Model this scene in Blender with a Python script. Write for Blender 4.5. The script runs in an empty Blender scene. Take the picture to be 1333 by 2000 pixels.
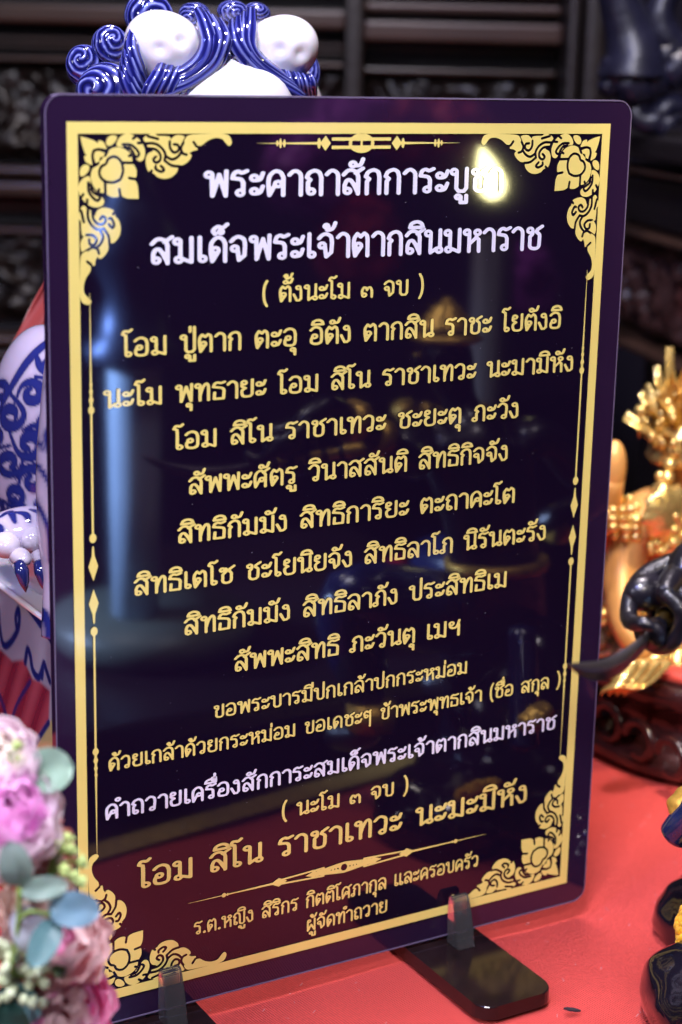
import bpy, bmesh, math, random
import numpy as np
from mathutils import Vector, Matrix, noise
random.seed(7)
S = bpy.context.scene
COL = S.collection
PI = math.pi

# ------------------------------------------------------------------ camera
# metres; x along the plaque, y into the picture, z up; table top z = 0, plaque face y = 0
CAM = np.array([-.2865, -.4837, .3130])
RX = np.array([[.86638, -.10423, .48838], [-.49890, -.22355, .83733], [.02191, -.96910, -.24568]])  # columns: right, down, forward
F = 3453.0
cam = bpy.data.cameras.new('camera')
camo = bpy.data.objects.new('camera', cam); COL.objects.link(camo)
camo.matrix_world = Matrix(((RX[0,0], -RX[0,1], -RX[0,2], CAM[0]), (RX[1,0], -RX[1,1], -RX[1,2], CAM[1]),
                            (RX[2,0], -RX[2,1], -RX[2,2], CAM[2]), (0, 0, 0, 1)))
cam.sensor_fit = 'VERTICAL'; cam.sensor_height = 36; cam.sensor_width = 24
cam.lens = 36 * F / 2000
cam.clip_start = .01; cam.clip_end = 50
cam.dof.use_dof = True; cam.dof.focus_distance = .585; cam.dof.aperture_fstop = 9.5
S.camera = camo

def ray(x, y): return RX @ np.array([(x - 666.5) / F, (y - 1000) / F, 1.])
def at(x, y, Y=0.):
    """the place in the room that the photograph shows at pixel x, y, on the upright plane Y metres behind the plaque"""
    d = ray(x, y); k = (Y - CAM[1]) / d[1]; return Vector(CAM + d * k)
def atz(x, y, Z=0.):
    d = ray(x, y); k = (Z - CAM[2]) / d[2]; return Vector(CAM + d * k)
WD = Vector((.5038, .8638, 0)); UD = Vector((.8638, -.5038, 0))
def atd(x, y, d):
    r = Vector(ray(x, y)); k = d / r.dot(WD); return Vector(CAM) + r * k

# ------------------------------------------------------------------ world, lamps, exposure
w = bpy.data.worlds.new('World'); S.world = w; w.use_nodes = True
bg = w.node_tree.nodes['Background']
bg.inputs[0].default_value = (.46, .30, .62, 1); bg.inputs[1].default_value = .035
S.view_settings.view_transform = 'Standard'; S.view_settings.look = 'None'
S.view_settings.exposure = 0; S.view_settings.gamma = 1
S.cycles.max_bounces = 8; S.cycles.transmission_bounces = 8; S.cycles.transparent_max_bounces = 12
S.cycles.use_denoising = True
try: S.cycles.denoiser = 'OPENIMAGEDENOISE'
except Exception: pass
S.cycles.sample_clamp_indirect = 6; S.cycles.caustics_refractive = False; S.cycles.caustics_reflective = False

def area(name, loc, target, size, power, color):
    l = bpy.data.lights.new(name, 'AREA'); l.shape = 'DISK'; l.size = size; l.energy = power; l.color = color
    o = bpy.data.objects.new(name, l); COL.objects.link(o); o.location = loc
    o.rotation_euler = (Vector(target) - Vector(loc)).to_track_quat('-Z', 'Y').to_euler(); return o
def spot(name, loc, target, power, color, ang, blend=.5, rad=.02):
    l = bpy.data.lights.new(name, 'SPOT'); l.energy = power; l.color = color; l.spot_size = math.radians(ang)
    l.spot_blend = blend; l.shadow_soft_size = rad
    o = bpy.data.objects.new(name, l); COL.objects.link(o); o.location = loc
    o.rotation_euler = (Vector(target) - Vector(loc)).to_track_quat('-Z', 'Y').to_euler(); return o
area('ceiling_lamp', (.12, .10, 1.25), (.05, 0, 0), .16, 13, (1, .90, .93))
area('front_lamp', (-.25, -.34, .80), (0, 0, .15), .14, 9.2, (.93, .90, 1))
spot('blue_lamp', (-.5, -.25, .85), (0, .12, .28), 9, (.18, .25, 1), 50)
spot('warm_lamp', (.05, -.35, .9), (.26, .12, .08), 24, (1, .76, .45), 20)
area('left_fill', (-1.1, -.15, .65), (-.08, .1, .12), .2, 3.2, (.85, .84, 1))  # added fill from the left for the pedestal side, no real source
spot('statue_fill', (-.12, -.62, .62), (.14, -.13, .13), 6, (1, .9, .8), 26)  # added spot without a real source, lifts the statue and its mirror image
spot('urn_fill', (-.75, -.75, .45), (.05, -.33, .12), 900, (.42, .60, 1), 18)  # added narrow blue spot, only to make the urn show in the plaque
spot('orchid_fill', (0, -.95, 1.0), (.34, -.62, .28), 120, (1, .85, 1), 40)  # added spot so the mirrored blooms tint the plaque, no such lamp there
spot('flower_fill', (-.62, -.55, .55), (-.145, -.09, .11), 11, (1, .93, 1), 22)  # added spot to brighten the near flowers, source invented
spot('blue_back_lamp', (.1, .25, 1.2), (.75, .75, .3), 30, (.25, .3, 1), 45)

# ------------------------------------------------------------------ helpers
def tag(o, label=None, cat=None, group=None, kind=None):
    if label: o['label'] = label
    if cat: o['category'] = cat
    if group: o['group'] = group
    if kind: o['kind'] = kind
    return o
def thing(name, loc, label, cat, group=None, rz=0):
    o = bpy.data.objects.new(name, None); COL.objects.link(o); o.location = loc; o.rotation_euler = (0, 0, rz)
    o.empty_display_size = .01
    return tag(o, label, cat, group)
def link(name, me, mat, parent=None, smooth=True, world=True):
    """mesh data in world coordinates -> object, kept in place when parented"""
    if mat: me.materials.append(mat)
    if smooth: me.polygons.foreach_set('use_smooth', [True] * len(me.polygons))
    o = bpy.data.objects.new(name, me); COL.objects.link(o)
    if parent:
        o.parent = parent
        if world:
            bpy.context.view_layer.update()
            o.matrix_parent_inverse = parent.matrix_world.inverted()
    return o
def mesh_of(verts, faces):
    me = bpy.data.meshes.new('m'); me.from_pydata([tuple(v) for v in verts], [], faces); me.validate(); me.update(); return me
def to_mesh(bm):
    me = bpy.data.meshes.new('m'); bmesh.ops.recalc_face_normals(bm, faces=bm.faces); bm.to_mesh(me); bm.free(); return me
def sharp(o, ang=35):
    o.data.shade_auto_smooth = True if hasattr(o.data, 'shade_auto_smooth') else None
def box_bm(bm, a, b, M=None, bev=0.):
    r = bmesh.ops.create_cube(bm, size=1)
    a = Vector(a); b = Vector(b); s = b - a; c = (a + b) / 2
    for v in r['verts']:
        v.co = Vector((v.co.x * s.x, v.co.y * s.y, v.co.z * s.z)) + c
    if bev:
        es = list({e for v in r['verts'] for e in v.link_edges})
        r2 = bmesh.ops.bevel(bm, geom=es, offset=bev, segments=2, affect='EDGES', profile=.6)
        vs = list({v for f in r2['faces'] for v in f.verts} | {v for v in r['verts'] if v.is_valid})
    else: vs = r['verts']
    if M is not None:
        for v in vs: v.co = M @ v.co
def box(name, a, b, mat, parent=None, bev=0., M=None):
    bm = bmesh.new(); box_bm(bm, a, b, M, bev); return link(name, to_mesh(bm), mat, parent, smooth=False)
def catmull(P, n=8, closed=False):
    P = [np.array(p, float) for p in P]; out = []; N = len(P)
    if N < 3: return P
    for i in range(N if closed else N - 1):
        p0 = P[(i - 1) % N] if closed or i > 0 else 2 * P[0] - P[1]
        p1 = P[i]; p2 = P[(i + 1) % N]
        p3 = P[(i + 2) % N] if closed or i < N - 2 else 2 * P[-1] - P[-2]
        for j in range(n):
            t = j / n
            out.append(.5 * (2 * p1 + (p2 - p0) * t + (2 * p0 - 5 * p1 + 4 * p2 - p3) * t * t + (3 * p1 - p0 - 3 * p2 + p3) * t ** 3))
    if not closed: out.append(P[-1])
    return out
def tube_geo(pts, rad, seg=10, V=None, FF=None, cap=True):
    V = [] if V is None else V; FF = [] if FF is None else FF
    pts = [Vector(p) for p in pts]; n = len(pts)
    rad = rad if hasattr(rad, '__len__') else [rad] * n
    up = Vector((0, 0, 1)); base = len(V)
    prev = None
    for i, p in enumerate(pts):
        t = (pts[min(i + 1, n - 1)] - pts[max(i - 1, 0)]).normalized()
        if prev is None:
            a = t.cross(up);
            if a.length < .1: a = t.cross(Vector((1, 0, 0)))
        else: a = prev - t * prev.dot(t)
        a.normalize(); prev = a; b = t.cross(a)
        for k in range(seg):
            an = 2 * PI * k / seg; V.append(p + (a * math.cos(an) + b * math.sin(an)) * rad[i])
    for i in range(n - 1):
        for k in range(seg):
            q = base + i * seg; k2 = (k + 1) % seg
            FF.append((q + k, q + k2, q + seg + k2, q + seg + k))
    if cap:
        FF.append(tuple(base + k for k in range(seg))[::-1]); FF.append(tuple(base + (n - 1) * seg + k for k in range(seg)))
    return V, FF
def tube(name, pts, rad, mat, parent=None, seg=10, smooth_n=0):
    if smooth_n:
        n0 = len(pts); pts2 = catmull([tuple(p) for p in pts], smooth_n)
        if hasattr(rad, '__len__'): rad = list(np.interp(np.linspace(0, n0 - 1, len(pts2)), range(n0), rad))
        pts = [Vector(p) for p in pts2]
    V, FF = tube_geo(pts, rad, seg); return link(name, mesh_of(V, FF), mat, parent)
def blob_geo(c, r, rot=None, nu=32, nv=20, fn=None, V=None, FF=None):
    """ellipsoid; fn(unit direction) -> radial factor"""
    V = [] if V is None else V; FF = [] if FF is None else FF; base = len(V)
    M = rot.to_matrix() if rot is not None and hasattr(rot, 'to_matrix') else (rot or Matrix.Identity(3))
    c = Vector(c)
    for j in range(nv + 1):
        th = PI * j / nv
        for i in range(nu):
            ph = 2 * PI * i / nu
            d = Vector((math.sin(th) * math.cos(ph), math.sin(th) * math.sin(ph), math.cos(th)))
            k = fn(d) if fn else 1.
            V.append(c + M @ Vector((d.x * r[0] * k, d.y * r[1] * k, d.z * r[2] * k)))
    for j in range(nv):
        for i in range(nu):
            a = base + j * nu + i; b = base + j * nu + (i + 1) % nu
            FF.append((a, a + nu, b + nu, b))
    return V, FF
def weld(me, d=1e-6):
    bm = bmesh.new(); bm.from_mesh(me); bmesh.ops.remove_doubles(bm, verts=bm.verts, dist=d)
    bmesh.ops.recalc_face_normals(bm, faces=bm.faces); bm.to_mesh(me); bm.free(); return me
def blob(name, c, r, mat, parent=None, rot=None, nu=32, nv=20, fn=None):
    V, FF = blob_geo(c, r, rot, nu, nv, fn); return link(name, weld(mesh_of(V, FF)), mat, parent)
def lathe(name, prof, c, mat, parent=None, seg=40, axis=None):
    """prof: (radius, height) pairs"""
    V = []; FF = []; c = Vector(c); M = axis or Matrix.Identity(3)
    for r, h in prof:
        for k in range(seg):
            a = 2 * PI * k / seg; V.append(c + M @ Vector((r * math.cos(a), r * math.sin(a), h)))
    for j in range(len(prof) - 1):
        for k in range(seg):
            a = j * seg + k; b = j * seg + (k + 1) % seg; FF.append((a, b, b + seg, a + seg))
    return link(name, weld(mesh_of(V, FF)), mat, parent)
def rounded_slab(poly_w, poly_h, r, x0, y0, n=6):
    """rounded rectangle outline, lower-left x0,y0"""
    P = []
    for cx, cy, a0 in ((x0 + poly_w - r, y0 + r, -90), (x0 + poly_w - r, y0 + poly_h - r, 0), (x0 + r, y0 + poly_h - r, 90), (x0 + r, y0 + r, 180)):
        for k in range(n + 1):
            a = math.radians(a0 + 90 * k / n); P.append((cx + r * math.cos(a), cy + r * math.sin(a)))
    return P
def prism(name, P2, h0, h1, mat, parent, plane='xz', bev=0.):
    """extrude a 2-D outline; plane xz -> thickness along y, xy -> along z"""
    bm = bmesh.new()
    f = (lambda p, h: (p[0], h, p[1])) if plane == 'xz' else (lambda p, h: (p[0], p[1], h))
    a = [bm.verts.new(f(p, h0)) for p in P2]; b = [bm.verts.new(f(p, h1)) for p in P2]
    bm.faces.new(a); bm.faces.new(b[::-1]); n = len(P2)
    for i in range(n): bm.faces.new((a[i], b[i], b[(i + 1) % n], a[(i + 1) % n]))
    if bev:
        es = [e for e in bm.edges if abs(f((0, 0), h0)[1 if plane == 'xz' else 2] - e.verts[0].co[1 if plane == 'xz' else 2]) < 1e-9
              and abs(e.verts[0].co[1 if plane == 'xz' else 2] - e.verts[1].co[1 if plane == 'xz' else 2]) < 1e-9 or
              (abs(e.verts[0].co[1 if plane == 'xz' else 2] - h1) < 1e-9 and abs(e.verts[1].co[1 if plane == 'xz' else 2] - h1) < 1e-9)]
        bmesh.ops.bevel(bm, geom=es, offset=bev, segments=3, affect='EDGES', profile=.5)
    return link(name, to_mesh(bm), mat, parent, smooth=False)

# ------------------------------------------------------------------ materials
def mat(name, col, rough=.5, metal=0., spec=.5, coat=0., var=0., vs=80., bump=0., bs=200., trans=0., ior=1.5, sub=0., subc=None, emit=None, es=0., sheen=0.):
    m = bpy.data.materials.new(name); m.use_nodes = True; nt = m.node_tree; b = nt.nodes['Principled BSDF']
    b.inputs['Base Color'].default_value = (*col, 1); b.inputs['Roughness'].default_value = rough; b.inputs['Metallic'].default_value = metal
    b.inputs['Specular IOR Level'].default_value = spec; b.inputs['Coat Weight'].default_value = coat; b.inputs['Coat Roughness'].default_value = .04
    b.inputs['Transmission Weight'].default_value = trans; b.inputs['IOR'].default_value = ior
    b.inputs['Sheen Weight'].default_value = sheen
    if sub: b.inputs['Subsurface Weight'].default_value = sub; b.inputs['Subsurface Scale'].default_value = .004
    if emit: b.inputs['Emission Color'].default_value = (*emit, 1); b.inputs['Emission Strength'].default_value = es
    tc = nt.nodes.new('ShaderNodeTexCoord')
    if var:
        n = nt.nodes.new('ShaderNodeTexNoise'); n.inputs['Scale'].default_value = vs; n.inputs['Detail'].default_value = 5
        nt.links.new(tc.outputs['Object'], n.inputs['Vector'])
        r = nt.nodes.new('ShaderNodeMapRange'); r.inputs[1].default_value = .3; r.inputs[2].default_value = .7
        r.inputs[3].default_value = 1 - var; r.inputs[4].default_value = 1 + var
        mx = nt.nodes.new('ShaderNodeMix'); mx.data_type = 'RGBA'; mx.blend_type = 'MULTIPLY'; mx.inputs[0].default_value = 1
        mx.inputs[6].default_value = (*col, 1)
        nt.links.new(n.outputs[0], r.inputs[0]); nt.links.new(r.outputs[0], mx.inputs[7]); nt.links.new(mx.outputs[2], b.inputs['Base Color'])
    if bump:
        n2 = nt.nodes.new('ShaderNodeTexNoise'); n2.inputs['Scale'].default_value = bs; n2.inputs['Detail'].default_value = 4
        nt.links.new(tc.outputs['Object'], n2.inputs['Vector'])
        bp = nt.nodes.new('ShaderNodeBump'); bp.inputs['Strength'].default_value = bump; bp.inputs['Distance'].default_value = .001
        nt.links.new(n2.outputs[0], bp.inputs['Height']); nt.links.new(bp.outputs[0], b.inputs['Normal'])
    return m
def attr_color(m, name='paint'):
    nt = m.node_tree; a = nt.nodes.new('ShaderNodeAttribute'); a.attribute_name = name
    nt.links.new(a.outputs['Color'], nt.nodes['Principled BSDF'].inputs['Base Color']); return m

M_border = mat('plaque_border', (.020, .008, .032), .05, spec=.5, coat=.35, var=.1, vs=20)
M_print = mat('plaque_print', (.007, .003, .014), .05, spec=.5, coat=.35)
M_gold = mat('print_gold', (.85, .70, .20), .08, spec=.45, coat=.35, var=.03, vs=30)
M_white = mat('print_white', (.84, .82, .97), .08, spec=.45, coat=.35)
M_rim = mat('clear_acrylic', (.80, .74, .95), .03, trans=1., ior=1.49)
M_edge = mat('plaque_edge', (.14, .11, .19), .25, spec=.5)
M_blackacr = mat('black_acrylic', (.012, .006, .007), .16, spec=.45, var=.4, vs=90, bump=.05, bs=60)

# ------------------------------------------------------------------ table
def cloth_mat():
    m = mat('red_cloth', (.62, .012, .022), .75, spec=.15)
    nt = m.node_tree; b = nt.nodes['Principled BSDF']; tc = nt.nodes['Texture Coordinate'] if 'Texture Coordinate' in nt.nodes else nt.nodes.new('ShaderNodeTexCoord')
    mp = nt.nodes.new('ShaderNodeMapping'); mp.inputs['Rotation'].default_value = (0, 0, math.radians(-8)); nt.links.new(tc.outputs['Object'], mp.inputs[0])
    wv = nt.nodes.new('ShaderNodeTexWave'); wv.inputs['Scale'].default_value = 330; wv.inputs['Distortion'].default_value = 1.6; wv.inputs['Detail'].default_value = 3; wv.inputs['Detail Scale'].default_value = 2
    wv.bands_direction = 'X'
    nt.links.new(mp.outputs[0], wv.inputs[0])
    ns = nt.nodes.new('ShaderNodeTexNoise'); ns.inputs['Scale'].default_value = 900; nt.links.new(tc.outputs['Object'], ns.inputs['Vector'])
    ad = nt.nodes.new('ShaderNodeMath'); nt.links.new(wv.outputs['Fac'], ad.inputs[0]); nt.links.new(ns.outputs[0], ad.inputs[1])
    cz = nt.nodes.new('ShaderNodeTexNoise'); cz.inputs['Scale'].default_value = 28; cz.inputs['Detail'].default_value = 6; cz.inputs['Distortion'].default_value = .6; nt.links.new(tc.outputs['Object'], cz.inputs['Vector'])
    cm = nt.nodes.new('ShaderNodeMath'); cm.operation = 'MULTIPLY_ADD'; cm.inputs[1].default_value = 3.5; nt.links.new(cz.outputs[0], cm.inputs[0]); nt.links.new(ad.outputs[0], cm.inputs[2])
    bp = nt.nodes.new('ShaderNodeBump'); bp.inputs['Strength'].default_value = .9; bp.inputs['Distance'].default_value = .0011
    nt.links.new(cm.outputs[0], bp.inputs['Height']); nt.links.new(bp.outputs[0], b.inputs['Normal'])
    r = nt.nodes.new('ShaderNodeMapRange'); r.inputs[3].default_value = .70; r.inputs[4].default_value = 1.32; r.inputs[2].default_value = 2.; nt.links.new(ad.outputs[0], r.inputs[0])
    mx = nt.nodes.new('ShaderNodeMix'); mx.data_type = 'RGBA'; mx.blend_type = 'MULTIPLY'; mx.inputs[0].default_value = 1; mx.inputs[6].default_value = (.84, .100, .090, 1)
    nt.links.new(r.outputs[0], mx.inputs[7]); nt.links.new(mx.outputs[2], b.inputs['Base Color'])
    return m
M_cloth = cloth_mat()
def edge_y(x): return -.146 - .14 * x
def cloth():
    V = []; FF = []; nx, ny = 150, 60
    for j in range(ny + 1):
        for i in range(nx + 1):
            x = -.75 + 1.5 * i / nx; y0 = edge_y(x); 
            if j <= 50: y = y0 + (.27 - y0) * j / 50; z = .0011 * noise.noise(Vector((x * 16, y * 16, 0))) - .0012 + .0005 * noise.noise(Vector((x * 50, y * 30, 2)))
            else:
                y = y0 - .004 * math.sin(min(1, (j - 50) / 2) * PI / 2) - .002 * math.sin(x * 90) * (j - 50) / 10; z = -.0012 - .012 * (j - 50)
            V.append((x, y, z))
    return V, nx, ny
Vc, nx, ny = cloth()
rows = [Vc[j * (nx + 1):(j + 1) * (nx + 1)] for j in range(ny + 1)]
rows = rows[50::-1] + rows[51:]
Vr = [v for r in rows for v in r]
FFc = [(j * (nx + 1) + i, (j + 1) * (nx + 1) + i, (j + 1) * (nx + 1) + i + 1, j * (nx + 1) + i + 1) for j in range(ny) for i in range(nx)]
tc_ = thing('tablecloth', (0, 0, 0), 'bright red ribbed cloth with a gold hem spread under the plaque', 'tablecloth')
link('fabric', mesh_of(Vr, FFc), M_cloth, tc_)
M_hem = mat('gold_braid', (.50, .30, .07), .45, metal=.4, var=.3, vs=400, bump=.6, bs=900)
hv = []; hf = []
for i in range(101):
    x = -.75 + 1.5 * i / 100
    for q, (dy, z) in enumerate(((.0135, .0012), (.001, .0014), (-.0022, .0002), (-.0045, -.006), (-.006, -.03))): hv.append((x, edge_y(x) + dy - .001, z))
hf = [(i * 5 + k, i * 5 + k + 1, i * 5 + k + 6, i * 5 + k + 5) for i in range(100) for k in range(4)]
link('hem', mesh_of(hv, hf), M_hem, tc_)
M_dark = mat('dark_lacquer', (.012, .006, .008), .35, var=.3, vs=15)
rs = random.Random(21); V = []; FF = []
for _ in range(260):
    x = rs.uniform(-.05, .22); y = rs.uniform(-.13, .12); l = rs.uniform(.0003, .0012); an = rs.uniform(0, PI); w_ = .00010; z = .0011 * noise.noise(Vector((x * 16, y * 16, 0))) - .0009 + .0005 * noise.noise(Vector((x * 50, y * 30, 2))); b = len(V)
    c_, s_ = math.cos(an), math.sin(an); V += [(x - l * c_ - w_ * s_, y - l * s_ + w_ * c_, z), (x - l * c_ + w_ * s_, y - l * s_ - w_ * c_, z), (x + l * c_ + w_ * s_, y + l * s_ - w_ * c_, z), (x + l * c_ - w_ * s_, y + l * s_ + w_ * c_, z + .0001)]; FF.append((b, b + 1, b + 2, b + 3))
tag(link('lint', mesh_of(V, FF), mat('lint_fibre', (.75, .35, .38), .9, spec=0), tc_, smooth=False), kind='stuff')
tb = thing('altar_table', (0, .2, -.7), 'dark lacquered altar table under the red cloth', 'table')
box('table_top', (-.74, -.06, -.04), (.74, .26, -.004), M_dark, tb)
for x in (-.7, .7):
    for y in (0.0, .22): box('leg', (x - .025, y - .025, -.7), (x + .025, y + .025, -.0405), M_dark, tb)
M_floor = mat('dark_floor', (.02, .012, .018), .5, var=.3, vs=6)
fl = box('floor', (-4, -4, -.75), (4, 4, -.7), M_floor); tag(fl, kind='structure')

# ------------------------------------------------------------------ flat shapes from strokes (one clean outline, no overlaps)
def seg_d(X, Y, a, b):
    ax, ay = a; bx, by = b; dx, dy = bx - ax, by - ay; L = dx * dx + dy * dy or 1e-12
    t = np.clip(((X - ax) * dx + (Y - ay) * dy) / L, 0, 1); return np.hypot(X - ax - t * dx, Y - ay - t * dy), t
def poly_sd(X, Y, P):
    d = np.full(X.shape, 1e9); ins = np.zeros(X.shape, bool); n = len(P)
    for i in range(n):
        a = P[i]; b = P[(i + 1) % n]; d = np.minimum(d, seg_d(X, Y, a, b)[0])
        if a[1] != b[1]:
            c = ((a[1] > Y) != (b[1] > Y)) & (X < (b[0] - a[0]) * (Y - a[1]) / (b[1] - a[1]) + a[0]); ins ^= c
    return np.where(ins, -d, d)
def march(D, x0, y0, h):
    """D[j,i] signed distance; returns 2-D verts and faces of the D<0 area"""
    V = []; FF = []; vid = {}
    nj, ni = D.shape
    def corner(j, i):
        k = (j, i)
        if k not in vid: vid[k] = len(V); V.append((x0 + i * h, y0 + j * h))
        return vid[k]
    def edge(j, i, j2, i2):
        k = (j, i, j2, i2) if (j, i) < (j2, i2) else (j2, i2, j, i)
        if k not in vid:
            a = D[k[0], k[1]]; b = D[k[2], k[3]]; t = a / (a - b)
            vid[k] = len(V); V.append((x0 + (k[1] + (k[3] - k[1]) * t) * h, y0 + (k[0] + (k[2] - k[0]) * t) * h))
        return vid[k]
    neg = D < 0
    any_ = neg[:-1, :-1] | neg[1:, :-1] | neg[:-1, 1:] | neg[1:, 1:]
    for j, i in zip(*np.nonzero(any_)):
        cs = ((j, i), (j, i + 1), (j + 1, i + 1), (j + 1, i)); f = []
        for q in range(4):
            a = cs[q]; b = cs[(q + 1) % 4]
            if neg[a]: f.append(corner(*a))
            if neg[a] != neg[b]: f.append(edge(*a, *b))
        if len(f) >= 3: FF.append(f)
    return V, FF
def strokes_sd(X, Y, strokes, hw):
    D = np.full(X.shape, 1e9)
    for s in strokes:
        if s[0] == 'O':
            _, cx, cy, r = s; D = np.minimum(D, np.abs(np.hypot(X - cx, Y - cy) - r) - hw * .86)
        elif s[0] == 'DOT':
            _, cx, cy, r = s; D = np.minimum(D, np.hypot(X - cx, Y - cy) - r)
        elif s[0] == 'L':
            P = s[1]
            for a, b in zip(P[:-1], P[1:]): D = np.minimum(D, seg_d(X, Y, a, b)[0] - hw)
        else:
            P = catmull(s, 5)
            for a, b in zip(P[:-1], P[1:]): D = np.minimum(D, seg_d(X, Y, a, b)[0] - hw)
    return D
O = 'O'
L_ = 'L'
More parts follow.
